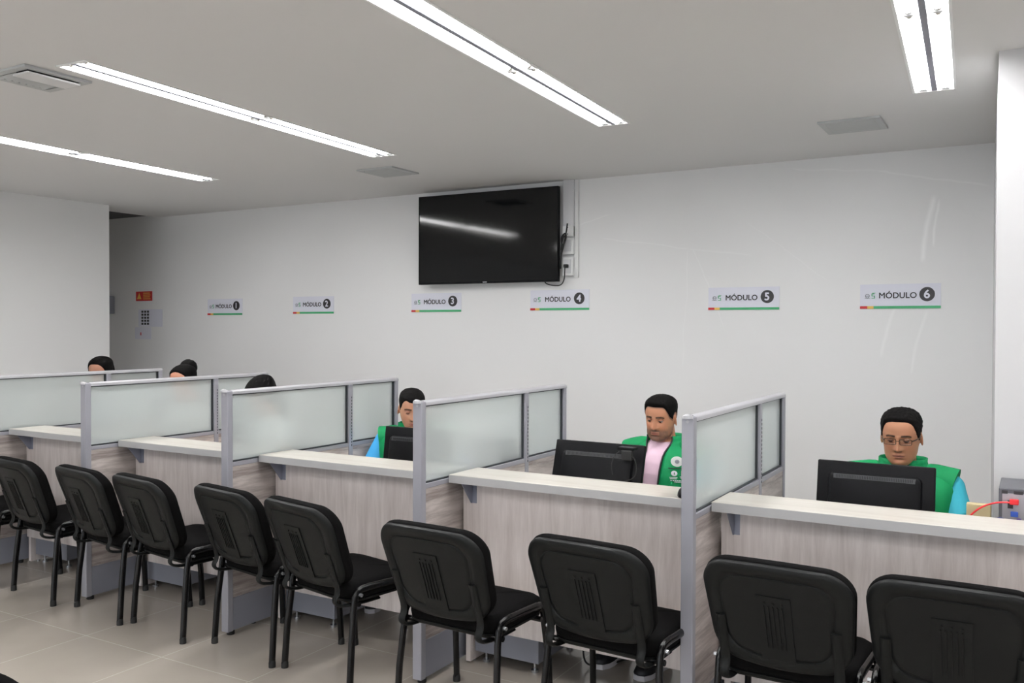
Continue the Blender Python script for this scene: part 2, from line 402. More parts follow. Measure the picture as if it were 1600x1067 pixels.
tr = thing('cable_trunking', 'white plastic cable trunking with outlet boxes running down beside the television', 'cable trunking', (-3.09,YW,0))
MB().box(-.065,.03,-.035,-.001,2.27,H,.003).build('upper_duct', M['outlet'], tr)
MB().box(.025,.06,-.02,-.001,1.96,H,.003).build('side_duct', M['white_plastic'], tr)
for nm,z0,z1 in (('blank_box',2.14,2.268),('outlet_box',1.975,2.12)):
    q = MB().box(-.06,.03,-.05,-.001,z0,z1,.006).build(nm, M['white_plastic'], tr)
    MB().box(-.045,.015,-.054,-.05,z0+.02,z1-.02,.003).build('cover_plate', M['outlet'], q)
q = MB().box(-.06,.03,-.05,-.001,2.275,2.36,.005).build('blank_box', M['white_plastic'], tr)
MB().cyl((-.015,-.05,2.345),(-.015,-.056,2.345),.004).cyl((-.015,-.05,2.295),(-.015,-.056,2.295),.004).build('screw', M['ink'], q)
cb = thing('power_cable', 'black television power cable plugged into the wall outlet', 'cable', (-3.09,6.14,0))
MB().box(-.032,0,-.03,.005,2.035,2.062,.006).build('plug', M['rubber'], cb)
MB().tube(smooth_path([(-.016,-.03,2.05),(-.016,-.035,2.0),(-.02,-.03,1.95),(-.05,-.02,1.90),(-.12,-.02,1.90),(-.19,-.01,1.915),(-.21,.0,1.94),(-.2,.01,1.96)],3),.0045,8).build('cord', M['rubber'], cb, True)
cb = thing('signal_cable', 'black cable bundle folded and tied at the right edge of the television', 'cable', (-3.09,6.13,0))
MB().tube(smooth_path([(-.06,0,2.14),(-.04,-.02,2.2),(-.05,-.02,2.27),(-.01,-.03,2.3),(-.0,-.03,2.27),(-.04,-.02,2.18),(-.055,-.02,2.1),(-.065,0,2.03)],3),.007,8).build('loop', M['rubber'], cb, True)
MB().tube(smooth_path([(-.05,-.01,2.15),(-.015,-.03,2.25),(.0,-.03,2.31),(.008,-.03,2.37)],3),.006,8).build('tail', M['rubber'], cb, True)
MB().tube(smooth_path([(-.058,-.012,2.12),(-.02,-.035,2.2),(-.005,-.035,2.28),(-.03,-.03,2.27),(-.05,-.02,2.17)],3),.006,8).build('loop', M['rubber'], cb, True)

# ------------------------------------------------------------------ MODULO signs
def text_mesh(body, size, name, m, parent, loc, off=0.0, xs=1.0, align='CENTER'):
    cu = bpy.data.curves.new('txt','FONT'); cu.body = body; cu.size = size; cu.align_x = align; cu.align_y = 'CENTER'
    cu.extrude = .0006; cu.resolution_u = 4
    t = bpy.data.objects.new('txt', cu); COL.objects.link(t); bpy.context.view_layer.update()
    dg = bpy.context.evaluated_depsgraph_get(); me = bpy.data.meshes.new_from_object(t.evaluated_get(dg))
    bpy.data.objects.remove(t); me.transform(Matrix.Rotation(PI/2,4,'X')@Matrix.Diagonal((xs,1,1,1)))
    bm = bmesh.new()
    for dx,dz,dy in ((0,0,0),(off,0,.00005),(-off,0,.0001),(0,off,.00015),(0,-off,.0002)):
        n0 = len(bm.verts); bm.from_mesh(me); bm.verts.ensure_lookup_table()
        for v in bm.verts[n0:]: v.co += Vector((dx,dy,dz))
        if not off: break
    bm.to_mesh(me); bm.free()
    me.materials.clear(); me.materials.append(m); me.name = name
    o = bpy.data.objects.new(name, me); COL.objects.link(o); o.parent = parent; o.location = loc
    return o
sx0 = [(-7.157,-6.669,1.69),(-5.999,-5.5,1.697),(-4.624,-4.113,1.705),(-3.456,-2.941,1.712),(-2.007,-1.509,1.705),(-.989,-.511,1.706)]
where = ['leftmost, near the red notice','on the wall between the first sign and the television','under the left corner of the television','under the right corner of the television','on the wall above the man in the pink shirt','rightmost, above the man with glasses']
for i,(a,b,z) in enumerate(sx0):
    w = b-a; h = .158
    t = thing('module_sign', 'white MÓDULO %d wall sign, %s'%(i+1,where[i]), 'wall sign', (a,YW,z), 0, 'numbered module signs')
    MB().box(0,w,-.004,-.0005,0,h).build('panel', M['paper'], t)
    st = MB().box(0,w,-.0055,-.004,0,.017).build('stripe', M['green'], t)
    MB().box(0,.045,-.0062,-.004,0,.017).build('red_band', M['red'], t)
    MB().box(.045,.083,-.0062,-.004,0,.017).build('yellow_band', M['yellow'], t)
    text_mesh('MÓDULO', .052, 'lettering', M['ink'], t, (w*.475,-.006,.083), .0010, 1.0)
    d = MB().cyl((w*.835,-.004,.09),(w*.835,-.006,.09),.045,n=32).build('number_disc', M['ink'], t)
    text_mesh(str(i+1), .074, 'numeral', M['paper'], d, (w*.833,-.008,.088), .0022)
    g = MB()
    for k in range(16):
        aa = 2*PI*k/16; bb = 2*PI*(k+1)/16
        g.cyl((.045+.012*math.cos(aa),-.006,.083+.012*math.sin(aa)),(.045+.012*math.cos(bb),-.006,.083+.012*math.sin(bb)),.0022,n=6)
    g.box(.033,.057,-.0065,-.004,.080,.084).box(.028,.062,-.0065,-.004,.066,.069)
    g.build('grey_emblem', M['greylogo'], t)
    e = MB().box(.07,.088,-.006,-.004,.094,.099).box(.07,.075,-.006,-.004,.083,.099).box(.07,.09,-.006,-.004,.081,.085).box(.086,.091,-.006,-.004,.068,.085).box(.07,.09,-.006,-.004,.066,.07).box(.074,.094,-.006,-.004,.1,.103)
    e.build('green_emblem', M['green'], t)

# corridor end: red notice, papers, grey box
t = thing('red_notice', 'small red notice with yellow warning triangle on the corridor wall', 'notice', (-8.26,YW,1.843))
MB().box(0,.26,-.004,-.0005,0,.1).build('panel', M['red'], t)
MB().prism([(.02,.02),(.09,.02),(.055,.085)],1,-.006,-.004).build('warning_triangle', M['yellow'], t)
q = MB()
for k in range(4): q.box(.12,.235-.01*(k%2),-.006,-.004,.018+k*.02,.026+k*.02)
q.build('printed_lines', M['yellow'], t)
t = thing('wall_notice', 'white poster with rows of small dark squares below the red notice', 'poster', (-8.22,YW,1.57))
MB().box(0,.38,-.004,-.0005,0,.185).build('sheet', M['paper'], t)
q = MB()
for r in range(5):
    for c in range(3): q.box(.05+c*.045,.08+c*.045,-.006,-.004,.02+r*.032,.042+r*.032)
q.build('printed_squares', M['ink'], t)
t = thing('wall_paper_sheet', 'blank pale sheet with one tiny brown mark under the poster', 'paper', (-8.28,YW,1.44))
MB().box(0,.26,-.003,-.0005,0,.125).build('sheet', M['paper'], t)
MB().box(.09,.105,-.005,-.003,.04,.07).build('mark', M['red'], t)
t = thing('electrical_box', 'small grey electrical box on the corridor wall behind the left wall edge', 'electrical box', (-8.80,YW,1.71))
MB().box(0,.18,-.09,-.001,0,.19,.005).build('case', M['kick'], t)
MB().box(.05,.13,-.095,-.09,.05,.15).build('switch_window', M['ink'], t)

# ------------------------------------------------------------------ partitions
dl = ['farthest left grey partition with frosted glass, cut off by the left edge','second grey partition from the left, with frosted glass, its front post by the third chair',
      'third grey partition with frosted glass, beside the woman whose black hair shows','grey frosted glass partition hiding half of the man in sky blue','rightmost grey frosted glass partition, between the man in pink and the man with glasses']
for i,X in enumerate(DX):
    t = thing('partition', dl[i], 'partition', (X-DT,YN,0), 0, 'frosted glass desk partitions')
    d1 = YM-YN; d2 = YF-YN; T = DT
    p = MB().box(0,T,0,T*.75,.02,ZT,.004).build('front_post', M['alu'], t)
    MB().cyl((T/2,-.0015,ZT-.018),(T/2,.002,ZT-.018),.006,n=12).build('screw', M['alu_light'], p)
    MB().tube([(T/2,.004,ZT-.006),(T/2,.004,ZT+.002),(T/2,.006,ZT+.006)],[.022,.02,.012],n=14).build('post_cap', M['alu_light'], p, True)
    MB().box(0.001,T-.001,d1,d1+.036,.02,ZT-.0175,.003).build('middle_post', M['alu'], t)
    MB().box(0.0005,T-.0005,d2-.03,d2,.02,ZT-.012,.003).build('end_post', M['alu'], t)
    # rounded top rail
    prof = [(0,ZT-.018),(T,ZT-.018),(T,ZT-.008)]+[(T/2+T/2*math.cos(a*PI/8),ZT-.008+.012*math.sin(a*PI/8)) for a in range(1,8)]+[(0,ZT-.008)]
    MB().prism([(u,v) for u,v in prof],1,T*.7,d2+.0015).build('top_rail', M['alu_light'], t, True, 30)
    for a,b in ((T*.75,d1),(d1+.036,d2-.03)):
        s = MB()
        s.box(T/2-.01,T/2+.012,a,b,ZG,ZG+.007).box(T/2-.01,T/2+.012,b-.010,b,ZG,ZT-.018).box(T/2-.01,T/2+.012,a,b,ZT-.024,ZT-.018).box(T/2-.01,T/2+.0125,a,a+.003,ZG,ZT-.018)  # dark seals; the wide strip also paints in the post's shaded side
        q = MB().box(T/2-.003,T/2+.003,a+.003,b-.010,ZG+.007,ZT-.024).build('glass_pane', M['glass'], t)
        s.build('gasket_and_shade', M['seal_shade'], q)
        MB().box(.004,T-.004,a,b,ZG-.022,ZG,.002).build('sill_rail', M['alu'], t)
        MB().box(.006,T-.006,a,b,ZK,ZG-.022).build('wood_panel', M['pwood'], t)
        k = MB().box(.004,T-.004,a,b,.022,ZK-.001,.002).build('kick_plate', M['kick'], t)
    for y in (.04,d1+.02,d2-.04): MB().cyl((T/2,y,0),(T/2,y,.024),.02,n=12).build('levelling_foot', M['rubber'], t)
    s = MB()
    for k in range(16): s.box(T-.001,T+.0006,d1+.022,d1+.026,ZG-.02+k*.019,ZG-.02+k*.019+.011)
    s.build('slotted_strip', M['ink'], t)

# ------------------------------------------------------------------ counters (transaction shelf + front panel + desk)
XR = [DX[1]-DT,DX[2]-DT,DX[3]-DT,DX[4]-DT,.115]
cl = ['pale wood counter at the far left, second module','pale wood counter of the third module, before the black-haired woman','pale wood counter in front of the man in sky blue','pale wood counter in front of the man in the pink shirt','pale wood counter at the right in front of the man with glasses']
desks = []
def module_desk(x0,x1,lab):
    t = thing('service_counter', lab, 'counter', (x0,SY0,0), 0, 'service counters')
    w = x1-x0; g = .002
    MB().box(g,w-g,0,SY1-SY0,SZ0,SZ1,.002).build('counter_shelf', M['swood'], t)
    MB().box(g,w-g,-.0015,.0006,SZ0+.001,SZ1-.002).build('edge_band', M['edge'], t)
    py = 3.5-SY0
    MB().box(g+.004,w-g,py,py+.022,.172,SZ0,.001).build('front_panel', M['fwood'], t)
    MB().box(g+.02,g+.045,py+.022,py+.65,.012,.715,.001).box(g+.02,g+.045,py+.002,py+.022,.012,.172).build('side_panel', M['fwood'], t)
    MB().box(g,w-g,py+.022,py+.66,.715,.74,.002).build('worktop', M['swood'], t)
    MB().box(w-g-.03,w-g-.006,py+.25,py+.65,.012,.715).build('side_panel', M['fwood'], t)
    for bx in (.055,w-.075):
        if bx > .5 and lab.find('right') < 0: pass
        b = MB().prism([(.02,SZ0-.001),(py,SZ0-.001),(py,SZ0-.105),(py-.012,SZ0-.105)],0,bx,bx+.004)
        b.box(bx,bx+.026,py-.003,py,SZ0-.105,SZ0-.001).box(bx,bx+.026,.02,py,SZ0-.004,SZ0-.001)
        b.build('shelf_bracket', M['bracket'], t)
    # drawer pedestal
    px = g+.052
    p = MB().box(px,px+.34,py+.03,py+.48,.055,.55,.002).build('pedestal', M['kick'], t)
    for fx in (px+.04,px+.3):
        for fy in (py+.07,py+.43): MB().cyl((fx,fy,0),(fx,fy,.012),.018,n=14).cyl((fx,fy,.0119),(fx,fy,.056),.006,n=10).build('levelling_foot', M['silver'], p, True)
    for fx,fy in ((g+.032,py+.06),(g+.032,py+.6),(w-g-.018,py+.3),(w-g-.018,py+.6)): MB().cyl((fx,fy,0),(fx,fy,.013),.0115).build('levelling_foot', M['silver'], t, True)
    return t
for i,X in enumerate(DX): module_desk(X,XR[i],cl[i])
module_desk(-6.95,DX[0]-DT,'pale wood counter behind the farthest left partition, out of the photo')

# ------------------------------------------------------------------ visitor chairs
def rr(w,h,r,n=6,bulge=0):
    pts = []
    for cx,cz,a0 in ((w-r,h-r,0),(-w+r,h-r,PI/2),(-w+r,-h+r,PI),(w-r,-h+r,1.5*PI)):
        for k in range(n+1):
            a = a0+PI/2*k/n; pts.append([cx+r*math.cos(a), cz+r*math.sin(a)])
    return pts
def back_outline(s=1.0, inset=0.0):
    """outline of the chair back: wide rounded top, narrower curved bottom"""
    base = rr(.246-inset,.178-inset,.085-inset*.55,9)
    # add points along the straight bottom and sides
    out = []
    n = len(base)
    for i in range(n):
        a = base[i]; b = base[(i+1)%n]; d = math.hypot(a[0]-b[0],a[1]-b[1]); k = max(1,int(d/.03))
        for j in range(k): out.append([a[0]+(b[0]-a[0])*j/k, a[1]+(b[1]-a[1])*j/k])
    res = []
    for x,z in out:
        f = (z+.178)/.356
        x *= .915+.085*min(1,max(0,f*1.25))
        if z < 0: z -= .018*(1-(x/.2)**2)*(-z/.178)
        if z > 0: z += .012*(1-(x/.23)**2)
        res.append((x*s,z*s))
    return res
def back_pt(x,z,dy):
    """bend onto the reclined, wrap-around back surface; z from -.2 to .2"""
    y = -.075-.13*(z+.02)/.36 + .55*x*x + dy
    return Vector((x, y, .635+z*.985))
def make_chair():
    t = thing('visitor_chair', 'x', 'chair')
    # shell (rear side at smaller y)
    m = MB(); rings = []
    prof = [(.0,-.016),(.25,-.016),(.5,-.016),(.70,-.016),(.735,-.016),(.75,-.0125),(.765,-.0125),(.785,-.0185),(.86,-.022),(.93,-.021),(.975,-.016),(.995,-.007),(1.0,.002)]
    o1 = back_outline()
    for s,dy in prof[1:]:
        rings.append([back_pt(x*s,(z)*s,dy) for x,z in o1])
    rings.append([back_pt(x*.97,z*.97,.004) for x,z in o1])
    m.loft(rings)
    m.build('back_shell', M['plastic'], t, True, 50)
    # rib plate
    r = MB()
    def strip(x0,x1,z0,z1,d0,d1):
        A = [back_pt(x,z,d0) for x,z in ((x0,z0),(x1,z0),(x1,z1),(x0,z1))]; B = [back_pt(x,z,d1) for x,z in ((x0,z0),(x1,z0),(x1,z1),(x0,z1))]
        r.loft([A,B])
    strip(-.056,.056,-.165,.080,-.0165,-.0205)
    for k in range(5): strip(-.031+k*.0148-.0022,-.031+k*.0148+.0022,-.11,.045,-.0205,-.0235)
    for k in (-1,0,1): strip(k*.028-.003,k*.028+.003,.053,.059,-.0205,-.0235)
    r.build('rib_plate', M['plastic'], t)
    # cushion
    c = MB(); rings = []
    for s,dy in ((.95,.0),(.985,.006),(1.0,.018),(1.0,.035),(.985,.052),(.93,.064),(.78,.070),(.45,.073),(.15,.074)):
        rings.append([back_pt(x*s,z*s+.007,dy) for x,z in o1])
    c.loft(rings); c.build('back_cushion', M['fabric'], t, True, 60)
    # seat
    so = rr(.226,.197,.075,8); s = MB(); rings = []
    def sp(x,y,z):
        return Vector((x, y+.215, z+.004*(y>.1)-.035*max(0,(y-.1)/.1)**2*(.5)))
    for k,z in ((.6,.398),(.93,.398),(.985,.404),(1.0,.422),(1.0,.446),(.975,.462),(.89,.473),(.6,.480),(.2,.482)):
        rings.append([sp(x*k,y*k,z) for x,y in so])
    s.loft(rings); s.build('seat', M['fabric'], t, True, 60)
    u = MB(); rings = []
    for k,z in ((.55,.376),(.88,.380),(.975,.388),(.985,.398),(.9,.400)):
        rings.append([sp(x*k,y*k,z) for x,y in so])
    u.loft(rings); u.build('seat_pan', M['plastic'], t, True, 60)
    # legs: rear and front meet in the side rails
    for sx in (-1,1):
        X0 = .243*sx; X1 = .232*sx
        rear = [(X0,0,.022),(X0-.003*sx,.012,.2),(X1,.03,.36),(X1,.036,.40)]+[(X1,.036+.045-.045*math.cos(a),.40+.045*math.sin(a)) for a in (.35,.7,1.05,1.4)]+[(X1,.12,.447)]
        MB().tube(rear,.0125,12,.0165).build('leg', M['blacksteel'], t, True)
        front = [(X0,.405,.022),(X0-.003*sx,.395,.2),(X1,.372,.36),(X1,.366,.395)]+[(X1,.366-.045+.045*math.cos(a),.395+.045*math.sin(a)) for a in (.35,.7,1.05,1.4)]+[(X1,.29,.443)]
        MB().tube(front,.0125,12,.0165).build('leg', M['blacksteel'], t, True)
        MB().tube([(X1,.10,.4465),(X1,.2,.4455),(X1,.31,.4425)],.0125,12,.0162).build('side_rail', M['blacksteel'], t, True)
        for y in (0,.405): MB().tube([(X0,y,0),(X0,y,.022),(X0,y,.034)],[.0165,.0165,.0135],12).build('foot_cap', M['rubber'], t, True)
        # backrest strap
        sxx = .188*sx
        pts = [back_pt(sxx,-.02,-.022),back_pt(sxx,-.12,-.024),back_pt(sxx,-.19,-.022)+Vector((0,0,-.005)),Vector((sxx,-.045,.405)),Vector((sxx,-.01,.376)),Vector((sxx,.10,.370)),Vector((sxx,.2,.372))]
        pts = smooth_path(pts,2); st = MB()
        st.tube(pts,.017,10,.007); st.build('back_strap', M['plastic'], t, True)
    for y in (.05,.33): MB().tube([(-.245,y,.385),(.245,y,.385)],.011,10).build('crossbar', M['blacksteel'], t, True)
    for sx in (-1,1): MB().cyl((sx*.240,.055,.425),(sx*.256,.055,.425),.008,n=8).build('bolt', M['silver'], t, True)
    return t
ch0 = make_chair()
CH = [(-5.61,3.055,-4,'black visitor chair farthest left, cut off by the photo edge'),
      (-5.0,3.055,-7,'second black visitor chair from the left, before the far left counter'),
      (-4.395,3.05,-9,'third black visitor chair from the left, partly behind its right neighbour'),
      (-3.885,3.035,-9,'fourth black visitor chair from the left, right of the second partition post'),
      (-3.275,3.04,-10,'fifth black visitor chair from the left, before the third partition post'),
      (-2.745,2.975,-12,'sixth black visitor chair from the left, overlapping the fifth chair'),
      (-1.99,2.885,-3,'black visitor chair directly in front of the fourth partition post'),
      (-1.371,2.975,-4,'black visitor chair left of the rightmost partition post, before the man in pink'),
      (-.715,3.02,-2,'black visitor chair just right of the rightmost partition post'),
      (-.205,3.06,1,'black visitor chair at the right edge of the photo')]
for i,(x,y,a,lab) in enumerate(CH):
    o = ch0 if i == 0 else copy_tree(ch0)
    o.location = (x,y,0); o.rotation_euler = (0,0,math.radians(a)); tag(o, lab, 'chair', 'black visitor chairs in a row')
o = copy_tree(ch0); o.location = (-2.137,1.172,0); o.rotation_euler = (0,0,math.radians(8)); tag(o,'black chair of which only the top edge shows at the lower left corner','chair')

# operator chairs behind the desks
def op_chair():
    t = thing('office_chair','x','office chair')
    s = MB(); so = rr(.22,.21,.08,6)
    s.loft([[Vector((x*k,y*k,z)) for x,y in so] for k,z in ((.8,.375),(1,.385),(1,.41),(.9,.425),(.5,.43))]); s.build('seat', M['chairgrey'], t, True, 60)
    b = MB(); bo = rr(.2,.13,.06,6)
    b.loft([[Vector((x*k,y+.5*x*x*-1,.66+z*k)) for x,z in bo] for k,y in ((.8,.215),(1,.225),(1,.25),(.8,.262))]); b.build('backrest', M['chairgrey'], t, True, 60)
    MB().tube(smooth_path([(0,.1,.37),(0,.26,.38),(0,.285,.5),(0,.262,.64)],2),.02,8,.008).build('back_support', M['blacksteel'], t, True)
    MB().cyl((0,0,.08),(0,0,.376),.022,n=14).build('gas_post', M['blacksteel'], t, True)
    base = MB()
    for k in range(5):
        a = 2*PI*k/5+.3; c,s_ = math.cos(a),math.sin(a)
        base.tube([(0,0,.1),(c*.11,s_*.11,.085),(c*.19,s_*.19,.062)],[.022,.018,.013],8)
        MB().cyl((c*.19-s_*.014,s_*.19+c*.014,.026),(c*.19+s_*.014,s_*.19-c*.014,.026),.026,n=14).build('caster', M['rubber'], t, True)
    base.build('star_base', M['blacksteel'], t, True)
    return t

# ------------------------------------------------------------------ monitors
def monitor(x,y,tilt,w,h,lab,zc,z0=.74):
    t = thing('monitor', lab, 'computer monitor', (x,y,z0), 0, 'desktop monitors')
    xf = Matrix.Translation((0,0,zc))@Matrix.Rotation(math.radians(tilt),4,'X')@Matrix.Translation((0,0,0))
    MB().box(-w/2,w/2,-.012,.014,-h/2,h/2,.006,3,xf=xf).build('case', M['mon'], t, True, 30)
    # bulged rear cover
    r = MB(); xx,zz = w/2*.8,h/2*.72
    R = [[xf@Vector((px,y_,pz-.012)) for px,pz in rr(xx*k,zz*k,.02*k,4)] for k,y_ in ((1.0,-.010),(.97,-.03),(.9,-.038),(.5,-.042),(.1,-.042))]
    r.loft(R); q = r.build('rear_cover', M['mon'], t, True, 35)
    v = MB(); v.box(-xx*.86,xx*.86,-.0395,-.033,zz*.62,zz*.82,xf=xf)
    q2 = v.build('vent_strip', M['mon2'], q)
    v = MB()
    for k in range(46):
        u = -xx*.8+k*xx*1.6/45; v.box(u-.001,u+.001,-.0408,-.039,zz*.65,zz*.79,xf=xf)
    v.build('vent_slot', M['mon'], q)
    MB().box(-w/2+.012,w/2-.012,.013,.0155,-h/2+.014,h/2-.012,xf=xf).build('screen', M['screen'], t)
    MB().box(-.025,.025,-.028,-.008,.012,.11,.004).build('stand_neck', M['mon'], t)
    MB().tube([(0,-.01,0),(0,-.01,.008),(0,-.01,.014)],[.11,.108,.04],24,[.085,.083,.03]).build('stand_base', M['mon'], t, True)
    return t
monitor(-.572,3.98,-11,.462,.27,'black monitor seen from behind in front of the man with glasses',.14)
monitor(-1.845,3.985,-17,.478,.285,'black monitor seen from behind left of the man in the pink shirt',.135)
monitor(-2.935,3.99,-8,.46,.285,'black monitor in front of the man in sky blue, cut by the partition post',.137)

# webcam on the right top corner of the pink man's monitor
t = thing('webcam','small black webcam clipped on the top right of the monitor','webcam',(-1.665,3.94,.992))
MB().box(-.042,.042,-.03,.025,.006,.02,.004).build('body', M['mon'], t)
MB().box(-.02,.035,-.036,-.012,-.04,.008,.006).build('clip', M['rubber'], t)
q = MB().tube(smooth_path([(-.03,-.03,.0),(-.05,-.05,-.02),(-.06,-.06,-.07),(-.055,-.05,-.11)],3),.002,6)
q.tube(smooth_path([(.01,-.03,-.01),(.045,-.03,-.02),(.06,-.03,-.07),(.05,-.03,-.12),(.0,-.05,-.14),(-.03,-.06,-.16)],3),.0025,6)
q.build('cable', M['rubber'], t, True)
# black mouse on the counter shelf
t = thing('computer_mouse','black computer mouse at the right end of the counter, beside the partition post','computer mouse',(-1.196,3.44,SZ1))
m = MB(); m.loft([[Vector((.036*k*math.cos(a),.058*k*math.sin(a),z)) for a in [2*PI*j/20 for j in range(20)]] for k,z in ((.9,0),(1,.006),(.97,.016),(.85,.028),(.6,.038),(.25,.042))]); m.build('body', M['mon'], t, True, 60)
MB().cyl((-.003,-.03,.032),(.003,-.03,.032),.008,n=12).build('wheel', M['mon2'], t)
# keyboards
for x,lab in ((-.55,'black keyboard hidden behind the right monitor'),(-1.7,'black keyboard behind the monitor of the man in pink'),(-2.95,'black keyboard behind the monitor of the man in sky blue')):
    t = thing('keyboard',lab,'keyboard',(x,4.085,.74))
    MB().box(-.2,.2,-.06,.055,0,.014,.004).build('case', M['mon'], t)
    k_ = MB()
    for r_ in range(5):
        for c_ in range(14): k_.box(-.19+c_*.027,-.168+c_*.027,-.048+r_*.02,-.032+r_*.02,.014,.019)
    k_.build('keys', M['mon2'], t)
# computers
def tower(x,y,z,w,d,h,lab):
    t = thing('desktop_computer',lab,'computer',(x,y,z),0)
    MB().box(0,w,0,d,.004,h,.003).build('case', M['pcdark'], t)
    p = MB().box(.012,w-.012,-.003,.001,.01,h-.018).build('rear_plate', M['pcback'], t)
    g = MB()
    for r_ in range(int((h-.06)/.012)):
        for c_ in range(5): g.box(w*.52+c_*.012,w*.52+c_*.012+.007,-.0045,-.003,.02+r_*.012,.027+r_*.012)
    g.build('vent_hole', M['ink'], p)
    MB().box(.03,.048,-.006,-.003,h-.075,h-.045).box(.03,.044,-.006,-.003,h-.14,h-.12).build('socket', M['ink'], p)
    MB().box(.04,.065,-.012,-.003,h-.105,h-.085,.002).build('video_port', M['vga'], p)
    MB().box(.06,.075,-.006,-.003,h-.17,h-.11).build('printer_port', M['purple'], p)
    MB().box(.01,.03,-.006,.002,h-.02,h-.008).box(.05,.08,-.006,.002,h-.02,h-.008).build('latch', M['ink'], p)
    return t
tower(-.112,3.86,.74,.20,.27,.236,'grey desktop computer with its ports showing at the right edge of the counter')
tower(-2.585,3.88,.74,.19,.25,.245,'dark computer blurred behind the frosted glass left of the man in pink')
MB_ = thing('network_cable','red network cable curving into the computer at the right edge','cable',(-.2,3.86,0))
MB().tube(smooth_path([(-.03,.02,.75),(-.03,-.0,.83),(.02,-.02,.895),(.08,-.03,.925),(.130,-.03,.928)],3),.0035,8).build('cord', M['redcable'], MB_, True)
MB().box(.125,.155,-.034,-.014,.92,.94,.003).build('plug', M['redcable'], MB_)
MB_ = thing('video_cable','dark blue cable loop beside the computer at the right edge','cable',(-.13,3.83,0))
MB().tube(smooth_path([(.0,.02,.75),(-.01,.0,.84),(.02,-.01,.872),(.05,-.012,.86),(.055,0,.80)],3),.004,8).build('cord', M['bluecable'], MB_, True)
t = tag(MB().box(-.235,-.145,4.09,4.13,.74,.865,.004).build('cardboard_piece', M['card']), 'small beige cardboard box standing behind the red cable', 'cardboard box')
# cables under the desks
t = thing('hanging_cable','black cable bundle with plug hanging below the counter onto the floor','cable',(-2.62,3.62,0))
q = MB().tube(smooth_path([(0,-.02,.30),(.0,-.02,.15),(-.03,-.03,.07),(.02,-.03,.02),(.06,-.03,.05),(.03,0,.09),(-.01,0,.05),(.03,.0,.015),(.09,.0,.012)],3),.006,8)
q.tube(smooth_path([(.0,-.01,.3),(.02,-.01,.13),(.06,-.02,.1),(.08,-.02,.06),(.05,0,.03),(.0,.0,.012)],3),.006,8)
q.tube(smooth_path([(.02,-.02,.3),(.25,-.02,.15),(.3,-.02,.09),(.34,0,.16),(.36,0,.3)],3),.005,8)
q.build('cord', M['rubber'], t, True); MB().box(.02,.07,-.02,.015,.004,.03,.006).build('plug', M['mon2'], t)
t = thing('floor_cable','thin black cable looping down beside the black shoes under the counter','cable',(-1.76,3.75,0))
MB().tube(smooth_path([(-.03,-.02,.3),(-.035,-.02,.12),(-.03,-.02,.03),(.0,0,.008),(.05,.02,.008),(.12,.2,.01)],3),.0045,8).build('cord', M['rubber'], t, True)
#PEOPLE#
# ------------------------------------------------------------------ people
def interp(tab, z):
    """smooth interpolation in a table of (z, a, b, c...) rows sorted by z"""
    if z <= tab[0][0]: return tab[0][1:]
    if z >= tab[-1][0]: return tab[-1][1:]
    for i in range(len(tab)-1):
        if tab[i][0] <= z <= tab[i+1][0]:
            p1,p2 = tab[i],tab[i+1]; p0 = tab[max(i-1,0)]; p3 = tab[min(i+2,len(tab)-1)]
            t = (z-p1[0])/(p2[0]-p1[0]); out = []
            for k in range(1,len(p1)):
                m1 = (p2[k]-p0[k])/(p2[0]-p0[0])*(p2[0]-p1[0]); m2 = (p3[k]-p1[k])/(p3[0]-p1[0])*(p2[0]-p1[0])
                t2,t3 = t*t,t*t*t
                out.append((2*t3-3*t2+1)*p1[k]+(t3-2*t2+t)*m1+(-2*t3+3*t2)*p2[k]+(t3-t2)*m2)
            return out
def sstep(a,b,x):
    t = min(1,max(0,(x-a)/(b-a))); return t*t*(3-2*t)
HEAD = [(-.120,.012,-.072,-.040),(-.117,.026,-.080,-.020),(-.108,.036,-.0865,.0),(-.092,.047,-.089,.020),(-.070,.057,-.090,.045),(-.045,.065,-.0925,.068),(-.02,.0695,-.0935,.085),
        (.005,.0725,-.0935,.094),(.03,.0745,-.0965,.099),(.055,.0735,-.094,.098),(.078,.067,-.083,.089),(.096,.053,-.062,.070),(.107,.036,-.036,.046),(.113,.017,-.008,.022),(.1145,.004,.004,.012)]
def g(x,s): return math.exp(-(x/s)**2)
